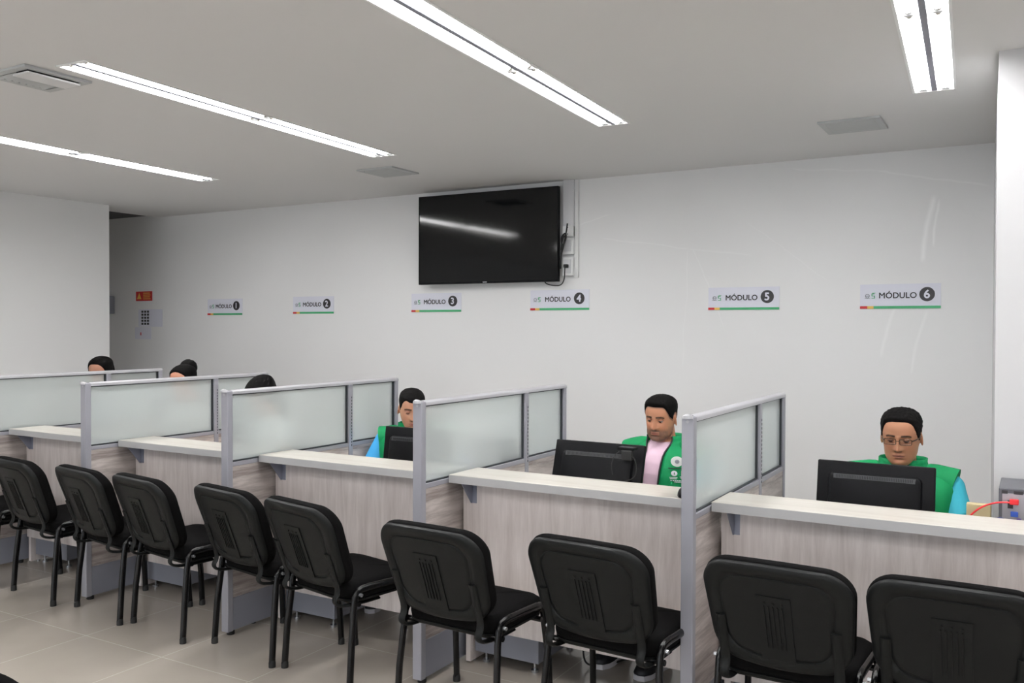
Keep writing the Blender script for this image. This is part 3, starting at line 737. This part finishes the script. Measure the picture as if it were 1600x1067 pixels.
def head_point(z, a, off=0.0, feat=True, wide=1.0, jaw=1.0):
    """a = 0 faces forward (-y), +pi/2 is the person's left (+x)"""
    w,f,b = interp(HEAD,z); w = max(w,.001)*wide
    if z < -.04: w *= 1+(jaw-1)*sstep(-.04,-.09,z)
    if b < f+.006: b = f+.006
    cy = (f+b)/2; d = (b-f)/2
    e = 2.25
    ca,sa = math.cos(a),math.sin(a)
    r = (abs(ca)**e+abs(sa)**e)**(-1/e)
    x = w*sa*r; y = cy-d*ca*r
    n = Vector((sa,-ca,0)); 
    x += off*sa; y -= off*ca
    if feat and ca > 0:
        k = ca
        # eye sockets, brow ridge, cheek bones
        for s in (-1,1):
            y += .0095*g(x-s*.031,.017)*g(z-.000,.012)*k
            y -= .0045*g(x-s*.028,.020)*g(z-.019,.007)*k
            y -= .0035*g(x-s*.044,.018)*g(z+.032,.016)*k
            y += .003*g(x-s*.05,.012)*g(z+.06,.014)*k
            y -= .0052*g(x-s*.0155,.0065)*g(z+.039,.0065)*k     # nostril wings
            y += .0022*g(x-s*.022,.005)*g(z+.052,.012)*k       # nasolabial fold
        # nose bridge and tip
        if z < .02 and z > -.052:
            t = (.02-z)/.06
            hgt = .004+.021*min(1,t)**1.25
            if z < -.040: hgt *= max(0,1-((-.040-z)/.012)**2)
            y -= hgt*g(x,.0085+.003*min(1,t))*k
        y += .003*g(x,.004)*g(z+.055,.006)*k                   # philtrum
        y -= .0062*g(x,.020)*g(z+.0655,.0042)*k                # upper lip
        y -= .0068*g(x,.018)*g(z+.0765,.0045)*k                # lower lip
        y += .0040*g(x,.024)*g(z+.0708,.0018)*k                # mouth line
        y += .0045*g(x,.022)*g(z+.087,.006)*k                  # below lip
        y -= .0050*g(x,.018)*g(z+.103,.011)*k                  # chin
    return Vector((x,y,z))
def lin(c): return s2l(c)[:3]
def person(P):
    """seated person; local -y is where the torso faces, origin on the floor under the hips"""
    root = thing('person', P['label'], 'person', P['loc'], P['rz'])
    FD = P.get('foot',(0,.12)); wd = P.get('stout',1.0)
    HM = Matrix.Translation(P['head'])@Euler((math.radians(P['pitch']),math.radians(P.get('roll',0)),math.radians(P['yaw'])),'XYZ').to_matrix().to_4x4()@Matrix.Scale(P.get('hs',1),4)
    # ---- body + head as one surface
    b = MB()
    NR,NZ = 72,92; rings = []
    for i in range(NZ+1):
        z = -.1195+.234*(.5-.5*math.cos(PI*i/NZ)*1.0)
        rings.append([HM@head_point(z,2*PI*j/NR,0,True,P.get('wide',1),P.get('jaw',1)) for j in range(NR)])
    b.loft(rings)
    for s in (-1,1):   # ears
        R = Euler((math.radians(-12),math.radians(s*-4),math.radians(s*22)))
        c0 = Vector((s*.0742*P.get('wide',1),.010,-.012))
        E_ = Matrix.Translation(HM@c0)@(HM.to_3x3()@R.to_matrix()).to_4x4()
        g0 = bmesh.ops.create_uvsphere(b.bm, u_segments=18, v_segments=12, radius=1)['verts']
        for v in g0:
            q = Vector((v.co.x*.0065, v.co.y*.0175, v.co.z*.032)); q.y *= 1+.35*(v.co.z); 
            if v.co.x*s > 0: q.x -= s*.0035*g(v.co.y*1.0,.5)*g(v.co.z-.1,.5)
            v.co = E_@q
    nb = Vector((0,.012,.985)); hn = HM@Vector((0,.022,-.06))
    nb = Vector(P.get('neck',(0,.02,.965)))
    b.tube([nb-Vector((0,0,.06)),nb,(nb+hn)/2,hn,HM@Vector((0,.02,-.02))],[.072,.060,.056,.056,.05],20)
    def ring(z,cx,cy,rx,ry,e=2.4,n=36,off=0):
        out = []
        for j in range(n):
            a = 2*PI*j/n; r = (abs(math.cos(a))**e+abs(math.sin(a))**e)**(-1/e)
            out.append(Vector((cx+(rx+off)*math.sin(a)*r, cy-(ry+off)*math.cos(a)*r, z)))
        return out
    T = [(.45,0,.02,.165,.125),(.52,0,.01,.172,.13),(.60,0,.0,.160,.128),(.68,0,-.008,.155,.125),(.76,0,-.01,.165,.122),(.84,0,-.005,.178,.118),(.89,0,.0,.182,.108),(.93,0,.008,.165,.090),(.955,0,.014,.125,.076),(.975,0,.018,.085,.068),(.99,0,.02,.066,.062)]
    T = [(z,cx,cy,rx*wd*(1 if z<.93 else 1),ry*(1+(wd-1)*1.4)) for z,cx,cy,rx,ry in T]
    dz = P.get('dz',0)
    T = [(z+dz*sstep(.5,.8,z),cx,cy,rx,ry) for z,cx,cy,rx,ry in T]
    b.loft([ring(*t) for t in T])
    A = P['arms']       # per side: shoulder, elbow, wrist
    arm_r = [.050*wd,.046*wd,.040,.037,.027]
    hands = []
    for s in (-1,1):
        sh,el,wr = (Vector(v) for v in A[s])
        b.ell(sh+Vector((0,0,-.005)),(.056*wd,.055,.056),n=18)
        b.tube([sh,(sh+el)/2,el],[.052*wd,.047,.038],16); b.ell(el,(.038,.038,.038),n=14)
        b.tube([el,el+(wr-el)*.3,wr],[.038,.038,.026],16)
        # hand: palm and five fingers
        d = (wr-el).normalized(); d = Vector((d.x*.4,-1,-.12)).normalized(); side = Vector((1,0,0)); side = (side-d*side.dot(d)).normalized(); up = side.cross(d).normalized()
        if up.z < 0: up = -up
        pc = wr+d*.045
        R3 = Matrix((side,d,up)).transposed()
        b.ell(wr+d*.008,(.027,.03,.019),n=12)
        g0 = bmesh.ops.create_uvsphere(b.bm, u_segments=16, v_segments=12, radius=1)['verts']
        for v in g0: v.co = pc+R3@Vector((v.co.x*.041,v.co.y*.048,v.co.z*.0155))
        for k,(fx,ln,sp) in enumerate(((-.030,.060,-.10),(-.010,.073,-.03),(.010,.076,.03),(.029,.068,.10))):
            if s > 0: fx = -fx; sp = -sp
            b0 = pc+R3@Vector((fx*-1 if False else fx,.038,.002)); dd = (d+side*sp).normalized()
            p1 = b0+dd*ln*.42+up*.006; p2 = p1+dd*ln*.32-up*.010; p3 = p2+dd*ln*.2-up*.014
            b.tube([b0-dd*.01,p1,p2,p3],[.0095,.0088,.008,.0065],10)
        tx = side*(-s)      # thumb on the inner side
        b.tube([wr+d*.02+tx*.022,wr+d*.045+tx*.045-up*.004,wr+d*.07+tx*.055-up*.010,wr+d*.088+tx*.056-up*.014],[.013,.011,.0095,.0075],10)
    for s in (-1,1):
        hp = Vector((s*.088,.0,.515)); kn = Vector((s*.105,-.40,.505)); an = Vector((s*.11+FD[0],-.43+FD[1],.085))
        b.tube([hp,(hp+kn)/2,kn],[.084,.076,.056],16); b.ell(kn,(.056,.056,.056),n=14)
        b.tube([kn,kn+(an-kn)*.35,an],[.053,.052,.034],16)
        b.tube([an+Vector((0,.035,-.045)),an+Vector((0,-.05,-.04)),an+Vector((0,-.14,-.058))],[.028,.032,.02],12,[.03,.03,.018])
    bmesh.ops.recalc_face_normals(b.bm, faces=b.bm.faces[:])
    body = b.build('body', M['skin'], root)
    def remesh(o, vox, sm=0, f=.5):
        r = o.modifiers.new('r','REMESH'); r.mode = 'VOXEL'; r.voxel_size = vox
        if sm:
            q = o.modifiers.new('s','SMOOTH'); q.iterations = sm; q.factor = f
        bpy.context.view_layer.update(); dg = bpy.context.evaluated_depsgraph_get()
        me = bpy.data.meshes.new_from_object(o.evaluated_get(dg)); old = o.data; nm = old.name; ms = [m_ for m_ in old.materials]
        o.modifiers.clear(); o.data = me; bpy.data.meshes.remove(old); me.name = nm; me.materials.clear()
        for m_ in ms: me.materials.append(m_)
        for p in me.polygons: p.use_smooth = True
    remesh(body, P.get('vox',.003), 2, .4)
    # pigment: skin tone, lips, brows, lash line, stubble, nostrils
    me = body.data; ca_ = me.color_attributes.new('pigment','FLOAT_COLOR','POINT'); inv = HM.inverted()
    sk = lin(P['skin']); lip = lin(P['lip']); dark = (.012,.008,.006)
    cols = []
    for v in me.vertices:
        q = inv@v.co; c = list(sk)
        if -.14 < q.z < .13 and abs(q.x) < .1 and abs(q.y) < .14:
            front = q.y < -.055
            def mixc(t,k):
                for i in range(3): c[i] = c[i]*(1-k)+t[i]*k
            nz = noise.noise(q*60)*.5+noise.noise(q*170)*.5
            if front:
                mixc((sk[0]*1.04,sk[1]*.84,sk[2]*.8), .5*max(g(abs(q.x)-.045,.018)*g(q.z+.035,.018), g(q.x,.014)*g(q.z+.038,.012)))
                # lips
                lw = .0245
                if abs(q.x) < lw and P['sex'] is not None:
                    t = 1-(q.x/lw)**2
                    if -.0715-.0095*t < q.z < -.0705+.0075*t: mixc(lip,.8)
                    if abs(q.z+.0708) < .0014: mixc((.06,.025,.02),.8)
                for s in (-1,1):
                    ex = q.x-s*.031
                    # brow
                    bz = .0185+.0035*math.cos(ex/.02)-.0045*max(0,abs(q.x)-.04)/.012
                    if -.019 < ex*s < .021: mixc(dark, P.get('brow',.95)*sstep(.0062,.0030,abs(q.z-bz+.0015))*(.95+.2*nz))
                    # lid shade and lash line
                    if abs(ex) < .0165:
                        lz = .0035*(1-(ex/.0165)**2)+P.get('lidz',-.001)
                        mixc((sk[0]*.62,sk[1]*.5,sk[2]*.48), .55*g(q.z-.006,.007)*g(ex,.014))
                        pass
                    if abs(q.x-s*.0095) < .0045 and -.051 < q.z < -.0445: mixc((.05,.02,.015),.75)
                    mixc((sk[0]*.72,sk[1]*.6,sk[2]*.58), .45*g(ex,.016)*g(q.z+.011,.0045))
                st = P.get('stubble',0)
                if st:
                    k = st*sstep(-.040,-.062,q.z)*(1 if abs(q.x) < .06 else .8)
                    if abs(q.x) < .026: k = max(k, st*1.25*g(q.z+.056,.006))
                    if abs(q.x) < .024 and abs(q.z+.071) < .008: k = 0
                    mixc((.05,.035,.03), min(.85,k*(.85+.3*nz)))
            elif P.get('stubble',0) and -.12 < q.z < -.03 and abs(q.x) > .04 and q.y < .01:
                mixc((.05,.035,.03), P['stubble']*.6*sstep(-.025,-.06,q.z))
            if P.get('fade') and q.z > -.02 and hair_amt(P,q) > -.012: mixc((.03,.02,.018), .7*sstep(-.012,.0,hair_amt(P,q)))
        cols += [c[0],c[1],c[2],1]
    ca_.data.foreach_set('color', cols)
    # ---- eyes
    for s in (-1,1):
        e = MB(); e.ell((0,0,0),(.0118,.0118,.0118),n=18)
        eo = e.build('eye', None, body, True)
        eo.matrix_basis = HM@Matrix.Translation((s*.031,-.0775,-.001))
        eo.data.materials.append(EYE_W); eo.data.materials.append(EYE_D)
        gz = Euler((math.radians(-P.get('gaze',18)),0,math.radians(P.get('gazex',0)))).to_matrix()@Vector((0,-1,0))
        gz = Vector((math.sin(math.radians(P.get('gazex',0))),-1,-math.tan(math.radians(P.get('gaze',18))))).normalized()
        for p in eo.data.polygons:
            if p.center.normalized().dot(gz) > .86: p.material_index = 1
        lm = lid_mat(sk)
        for nm_,e0,e1 in (('upper_eyelid',-P.get('lidclose',10),95),('lower_eyelid',-P.get('lowlid',34),-95)):
            lid = MB(); rg = []
            for i in range(7):
                el_ = math.radians(e0+(e1-e0)*i/6); rad = .0132
                rg.append([Vector((rad*math.sin(a)*math.cos(el_), -rad*math.cos(a)*math.cos(el_), rad*math.sin(el_))) for a in [(-1.25+2.5*j/14) for j in range(15)]])
            lid.loft(rg, closed=False, caps=False)
            lo = lid.build(nm_, lm, body, True); lo.matrix_basis = HM@Matrix.Translation((s*.031,-.0775,-.001))
            so_ = lo.modifiers.new('t','SOLIDIFY'); so_.thickness = .001
            if nm_[0] == 'u':
                ls = MB(); ls.tube([p_*1.03 for p_ in rg0] if False else [Vector((.0138*math.sin(a)*math.cos(math.radians(e0)), -.0138*math.cos(a)*math.cos(math.radians(e0)), .0138*math.sin(math.radians(e0)))) for a in [(-1.15+2.3*j/10) for j in range(11)]],.0009,6)
                l2 = ls.build('eyelashes', M['piping'], body, True); l2.matrix_basis = HM@Matrix.Translation((s*.031,-.0775,-.001))
    # ---- hair
    h = MB(); rings = []; NR,NZ = 120,70
    for i in range(NZ+1):
        z = -.118+.2325*(.5-.5*math.cos(PI*i/NZ))
        row = []
        for j in range(NR):
            a = 2*PI*j/NR; p = head_point(z,a,0,False,P.get('wide',1),P.get('jaw',1))
            am = hair_amt(P,p); th = P['hair_t']*(P.get('side',.3)+(1-P.get('side',.3))*sstep(.02,.085,z))
            nn = Vector((p.x/.075**2*.6,(p.y)/.098**2*.6,max(p.z,0)/.1**2)).normalized()
            o_ = -.010+(th+.010)*sstep(-.006,.007,am)
            if P.get('quiff') and z > .05: o_ += P['quiff']*min(1,math.hypot(p.x,p.y)/.035)*g(a if a < PI else a-2*PI,1.0)*sstep(.05,.085,z)*sstep(-.006,.007,am)
            o_ += P.get('tuft',.0015)*noise.noise(p*90)*(1 if am > 0 else 0)
            row.append(HM@(p+nn*o_))
        rings.append(row)
    h.loft(rings)
    hair = h.build('hair', M['hair'], root, True, 180)
    if P.get('bun'):
        q = MB(); c = Vector(P['bun']); q.ell(HM@c,(.066,.058,.060),n=24)
        g1 = q.bm.verts[:]
        for v in g1: v.co += (v.co-HM@c).normalized()*.004*noise.noise(v.co*60)
        q.build('hair_bun', M['hair'], hair, True)
    if P.get('long'):
        q = MB()
        q.loft([[HM@Vector((w_*math.sin(a)*1.0, .055+d_*math.cos(a)+yo, z)) for a in [2*PI*j/28 for j in range(28)]] for z,w_,d_,yo in ((.04,.07,.05,0),(-.02,.078,.05,.0),(-.08,.07,.042,.01),(-.16,.062,.035,.02),(-.24,.045,.028,.02),(-.27,.02,.015,.02))])
        q.build('loose_hair', M['hair'], hair, True)
    # ---- trousers and shoes
    t = MB(); t.loft([ring(z,cx,cy,rx,ry,2.4,36,.008) for z,cx,cy,rx,ry in T if z < .63])
    for s in (-1,1):
        hp = Vector((s*.088,.0,.515)); kn = Vector((s*.105,-.40,.505)); an = Vector((s*.11+FD[0],-.43+FD[1],.10))
        t.tube([hp,(hp+kn)/2,kn],[.092,.084,.066],16); t.ell(kn,(.066,.066,.064),n=14)
        t.tube([kn,kn+(an-kn)*.35,an],[.062,.062,.056],16)
    tr_ = t.build('trousers', M['jeans'], root); remesh(tr_, .009, 3)
    for s in (-1,1):
        fo = Vector((s*.11+FD[0],-.50+FD[1],0)); sh = MB(); rr_ = []
        outline = [(0,.13),(.03,.12),(.038,.07),(.034,0),(.044,-.06),(.043,-.10),(.028,-.135),(0,-.145),(-.026,-.135),(-.040,-.10),(-.041,-.06),(-.033,0),(-.037,.07),(-.03,.12)]
        for k,z,yo in ((1.0,.022,0),(1.02,.035,0),(.95,.055,.01),(.8,.075,.035),(.62,.10,.06)):
            rr_.append([fo+Vector((x*k,y*k*(1 if z<.06 else .8)+yo,z)) for x,y in outline])
        sh.loft(rr_); so2 = sh.build('shoe', M['shoe'], root, True, 60)
        sl = MB(); sl.loft([[fo+Vector((x*1.05,y*1.03,z)) for x,y in outline] for z in (0.001,.024)]); sl.build('sole', M['sole'], so2, True, 40)
    # ---- shirt
    sm = P['shirt']; t = MB(); t.loft([ring(z,cx,cy,rx,ry,2.4,36,.009+.006*sstep(.86,.93,z-dz)) for z,cx,cy,rx,ry in T if z > .5])
    t.tube([nb-Vector((0,0,.05)),nb+Vector((0,.0,.0)),nb+Vector((0,-.003,.042))],[.085,.076,.068],20)
    t2 = MB() if P.get('sleeve') else t
    for s in (-1,1):
        sh,el,wr = (Vector(v) for v in A[s]); k = P.get('sleeve_len',.62); en = sh+(el-sh)*k
        t2.ell(sh+Vector((0,0,-.004)),(.064*wd,.062,.062),n=18)
        t2.tube([sh,sh+(en-sh)*.5,en],[.061*wd,.062,.061],18)
        if P.get('cuff'): pass
    so3 = t.build('shirt', sm, root); remesh(so3, .006, 3)
    if P.get('sleeve'):
        s4 = t2.build('sleeve', P['sleeve'], so3); remesh(s4, .006, 2)
    if P.get('cuff'):
        for s in (-1,1):
            sh,el,wr = (Vector(v) for v in A[s]); en = sh+(el-sh)*P.get('sleeve_len',.62); d = (el-sh).normalized()
            MB().tube([en-d*.006,en+d*.003],[.0635,.0635],24,caps=True).build('cuff_band', M['white_plastic'], so3, True)
    # collar of the polo shirt
    # ---- vest: open shell with an arm-free outline and a stand-up collar
    if P.get('vest'):
        gap = P.get('gap',.2); v = MB(); rg = []; n = 64
        VT = [(.56,0,.0,.176,.140),(.64,0,-.004,.172,.140),(.72,0,-.010,.176,.138),(.80,0,-.010,.188,.134),(.86,0,-.004,.198,.125),(.90,0,.0,.204,.112),(.925,0,.004,.196,.102),(.945,0,.008,.170,.092),(.96,0,.012,.135,.086),(.975,0,.016,.105,.082),(.988,0,.018,.088,.080),(1.005,0,.02,.083,.078),(1.022,0,.02,.084,.079)]
        for z,cx,cy,rx,ry in VT:
            rx *= wd; ry *= 1+(wd-1)*1.4; zz = z+dz*sstep(.5,.8,z); row = []
            gp = gap
            gm = math.asin(min(.86,gp*.16*(.9+.25*sstep(.93,1.0,z))/rx))
            for j in range(n+1):
                a = gm+(2*PI-2*gm)*j/n; e = 2.5; r = (abs(math.cos(a))**e+abs(math.sin(a))**e)**(-1/e)
                wr_ = .0035*noise.noise(Vector((math.sin(a)*3,math.cos(a)*3,z*14)))+.002*noise.noise(Vector((math.sin(a)*9,math.cos(a)*9,z*30)))
                row.append(Vector((cx+(rx+.004+wr_)*math.sin(a)*r, cy-(ry+.004+wr_)*math.cos(a)*r, zz)))
            rg.append(row)
        v.loft(rg, closed=False, caps=False)
        vo = v.build('vest', M['vest'], root, True, 180)
        so5 = vo.modifiers.new('t','SOLIDIFY'); so5.thickness = .005; so5.offset = 1
        # cap over the shoulders (ends of the vest just over the sleeve)
        for s in (-1,1):
            c = MB(); sh = Vector(A[s][0])
            c.tube(smooth_path([Vector((s*.07,.014,.950+dz)),Vector((s*.115,.010,.944+dz)),Vector((s*.15*wd,.004,.930+dz)),sh+Vector((s*.028,0,.006))],1),[.040,.046,.058,.064,.067,.070,.073,.074][:8],24)
            c.build('shoulder_yoke', M['vest'], vo, True)
        for k,row in enumerate(([r[0] for r in rg],[r[-1] for r in rg])):
            MB().tube([p+Vector((0,-.004,0)) for p in row],.0042,8).build('zip_edge', M['piping'], vo, True)
        if P.get('badge'):
            def on(a,z,off=.012):
                z0 = z-dz
                rx,ry,cy = .19*wd,.131*(1+(wd-1)*1.4),-.008
                if z0 > .84: ry *= .985
                e = 2.5; r = (abs(math.cos(a))**e+abs(math.sin(a))**e)**(-1/e)
                return Vector(((rx+off)*math.sin(a)*r, cy-(ry+off)*math.cos(a)*r, z))
            a0,z0 = P['badge']
            def patch(da0,da1,z1,z2,name,m_,off=.0125,round_=False,par=None):
                q = MB()
                if round_:
                    am,zm = (da0+da1)/2,(z1+z2)/2
                    R_ = [[on(am+(da1-da0)/2*k*math.cos(t_),zm+(z2-z1)/2*k*math.sin(t_),o_) for t_ in [2*PI*j/32 for j in range(32)]] for k,o_ in ((1,off-.004),(1,off),(.6,off+.001),(.1,off+.001))]
                    q.loft(R_)
                else:
                    R_ = [[on(da0+(da1-da0)*j/8,z_,o_) for j in range(9)] for z_,o_ in ((z1,off-.004),(z1,off),(z2,off),(z2,off-.004))]
                    q.loft(R_,closed=False,caps=False)
                return q.build(name,m_,par or vo,True)
            patch(a0-.14,a0+.14,z0-.025,z0+.025,'round_badge',M['white_plastic'],.0145,True)
            patch(a0-.05,a0+.05,z0-.010,z0+.010,'badge_emblem',M['greylogo'],.0165,True)
            patch(a0-.2,a0+.45,z0-.036,z0-.0325,'pocket_flap',M['piping'],.0115)
            patch(a0-.13,a0+.01,z0-.072,z0-.046,'embroidered_emblem',M['paper'],.0125,True)
            patch(a0-.07,a0-.05,z0-.066,z0-.052,'emblem_centre',M['vest'],.0142,True)
            patch(a0+.1,a0+.22,z0-.070,z0-.046,'embroidered_emblem',M['paper'],.0125)
            patch(a0+.135,a0+.185,z0-.061,z0-.053,'emblem_centre',M['red'],.0135,True)
            for k,(u0,u1,zz) in enumerate(((-.16,.02,-.079),(-.15,.0,-.085),(.07,.3,-.075),(.09,.3,-.081),(-.14,.3,-.094),(-.05,.26,-.101))):
                nn_ = 9
                for q_ in range(nn_):
                    w0 = a0+u0+(u1-u0)*q_/nn_; patch(w0,w0+(u1-u0)/nn_*.72,z0+zz-.0018,z0+zz+.0018,'embroidered_text',M['paper'])
    # ---- glasses
    if P.get('glasses'):
        gl = MB(); lens = MB()
        for s in (-1,1):
            o1 = rr(.0245,.0128,.007,5); pts = [HM@Vector((s*.0315+x,-.1035+.6*(abs(s*.0315+x)-.02)**2*4,z-.003)) for x,z in o1]
            gl.tube(pts+[pts[0]],.0013,6)
            gl.tube([p for p,(x,z) in zip(pts,o1) if z > .002],.0016,6)
            lens.loft([[p+HM.to_3x3()@Vector((0,.0003,0)) for p in pts],[p-HM.to_3x3()@Vector((0,.0003,0)) for p in pts]])
            gl.tube([HM@Vector((s*.056,-.098,.002)),HM@Vector((s*.068,-.075,.002)),HM@Vector((s*.0765*P.get('wide',1),.0,.002))],[.0026,.0022,.0016],6,[.0035,.0028,.002])
        gl.tube([HM@Vector((-.0075,-.106,.001)),HM@Vector((0,-.110,.003)),HM@Vector((.0075,-.106,.001))],.0015,6)
        go = gl.build('eyeglasses', M['glframe'], root, True); lens.build('lens', M['lens'], go)
    return root
def lid_mat(sk):
    nm = 'eyelid_skin_%d'%int(sk[0]*1000)
    return bpy.data.materials.get(nm) or mat(nm, (sk[0]*.72,sk[1]*.62,sk[2]*.6), .55)
def hair_amt(P, q):
    """positive where hair grows; q in head space"""
    a = abs(math.atan2(q.x,-q.y))      # 0 front, pi back
    tab = P.get('line') or [(0,.062),(.35,.064),(.62,.060),(.78,.040),(.95,.012),(1.12,.0),(1.30,-.018),(1.42,.018),(1.62,.026),(1.85,.018),(2.1,-.03),(2.5,-.062),(PI,-.072)]
    zl = interp(tab, a)[0]
    return q.z-zl
EYE_W = mat('eye_white', (.55,.50,.46), .25); EYE_D = mat('dark_brown_iris', (.012,.007,.005), .12)
def arms(dx=.225, w=.0, sh=(.172,.0,.915), fw=.30, ex=.235):
    return {s:((s*sh[0],sh[1],sh[2]),(s*ex,-.075,.715),(s*.13,-.075-fw*.9+.04,.775)) for s in (-1,1)}
LONGLINE = [(0,.075),(.4,.070),(.7,.045),(.95,.0),(1.15,-.03),(1.35,-.05),(1.7,-.06),(2.2,-.085),(PI,-.09)]
person(dict(label='seated man in a green vest over a pink shirt, looking down at his monitor', loc=(-1.625,4.33,0), rz=math.radians(-8), head=(.0,-.04,1.127), pitch=9, yaw=5, roll=2, neck=(0,.01,.965),
    skin=(176,124,96), lip=(150,92,82), sex=1, stubble=.8, fade=True, hair_t=.010, quiff=.010, wide=1.07, jaw=1.20, arms=arms(sh=(.180,0,.915)), shirt=M['pink'], sleeve=M['cyan'], vest=True, gap=.34, badge=(.66,.925), stout=1.08, dz=.012, gaze=22, lidclose=-3,lowlid=30,hs=.93,side=.2,foot=(.085,.05),
    line=[(0,.074),(.35,.074),(.62,.068),(.78,.044),(.95,.016),(1.12,.006),(1.30,-.004),(1.42,.024),(1.62,.030),(1.85,.022),(2.1,-.01),(2.5,-.04),(PI,-.05)]))
person(dict(label='seated man with glasses in a green vest over a turquoise polo shirt', loc=(-.505,4.33,0), rz=math.radians(0), head=(0,-.045,1.106), pitch=9, yaw=-2, roll=0, neck=(0,.01,.94),
    skin=(172,122,94), lip=(142,92,80), sex=1, stubble=.12, hair_t=.010, quiff=.004, tuft=.004, wide=1.07, jaw=1.14, arms=arms(sh=(.184,0,.890),ex=.252), line=[(0,.080),(.4,.078),(.66,.066),(.82,.035),(.97,.008),(1.12,-.006),(1.30,-.018),(1.42,.018),(1.62,.026),(1.85,.018),(2.1,-.03),(2.5,-.062),(PI,-.072)], shirt=M['cyan'], vest=True, gap=.16, stout=1.10, dz=-.021, glasses=True, gaze=25, lidclose=8,lowlid=30,side=.3, sleeve_len=.74))
person(dict(label='seated man in green vest and sky blue shirt, half hidden by a partition post', loc=(-3.24,4.36,0), rz=math.radians(22), head=(.0,-.04,1.092), pitch=14, yaw=22, roll=2, neck=(0,.01,.95),
    skin=(186,138,112), lip=(160,102,92), sex=1, stubble=.12, hair_t=.006, wide=1.0, jaw=1.0, arms={1:((.172,0,.895),(.235,-.075,.71),(.13,-.3,.775)),-1:((-.172,0,.895),(-.265,-.05,.70),(-.2,-.30,.775))}, shirt=M['blue'], vest=True, gap=.16, dz=-.02, gaze=30, lidclose=26,lowlid=34,side=.3, cuff=True, sleeve_len=.78,
    line=[(0,.058),(.3,.060),(.55,.066),(.78,.050),(.95,.016),(1.12,.006),(1.30,-.014),(1.42,.018),(1.62,.026),(1.85,.018),(2.1,-.03),(2.5,-.062),(PI,-.072)]))
person(dict(label='person with smooth black hair, only the crown showing above the third partition', loc=(-4.42,4.34,0), rz=0, head=(0,-.05,1.118), pitch=34, yaw=0, neck=(0,.01,.95), skin=(186,138,112), lip=(160,102,92), sex=0, hair_t=.024, tuft=.001, wide=1.0, long=True, arms=arms(ex=.2,sh=(.155,0,.915)), shirt=M['cream'], side=.5, dz=-.02, vox=.005, line=LONGLINE))
person(dict(label='person with dark hair in a high bun, forehead showing above the second partition', loc=(-5.21,4.34,0), rz=0, head=(0.01,-.05,1.185), pitch=12, yaw=12, neck=(0,.01,1.01), skin=(190,134,108), lip=(160,102,92), sex=0, hair_t=.010, tuft=.001, line=[(0,.088),(.4,.082),(.8,.055),(1.05,.0),(1.25,-.04),(1.7,-.06),(2.2,-.085),(PI,-.09)], bun=(-.01,.08,.082), arms=arms(ex=.2,sh=(.155,0,.915)), shirt=M['cream'], side=.5, dz=.04, vox=.005))
person(dict(label='person with black tied hair, eyes just above the farthest left partition', loc=(-6.15,4.34,0), rz=math.radians(10), head=(0,-.04,1.225), pitch=8, yaw=14, neck=(0,.01,1.05), skin=(176,126,104), lip=(160,102,92), sex=0, hair_t=.010, tuft=.001, long=True, arms=arms(ex=.2,sh=(.155,0,.915)), shirt=M['cream'], side=.5, dz=.075, vox=.005, line=LONGLINE))
oc = op_chair()
for i,(x,y,lab) in enumerate(((-1.625,4.34,'black office chair under the man in the pink shirt'),(-.505,4.33,'black office chair under the man with glasses'),(-3.24,4.36,'black office chair under the man in sky blue'),(-4.42,4.34,'black office chair under the person behind the third partition'),(-5.21,4.34,'black office chair under the person with the bun'),(-6.15,4.34,'black office chair under the person at the farthest left desk'))):
    o = oc if i == 0 else copy_tree(oc); o.location = (x,y,0); o.rotation_euler = (0,0,0); tag(o,lab,'chair','office chairs behind the counters')
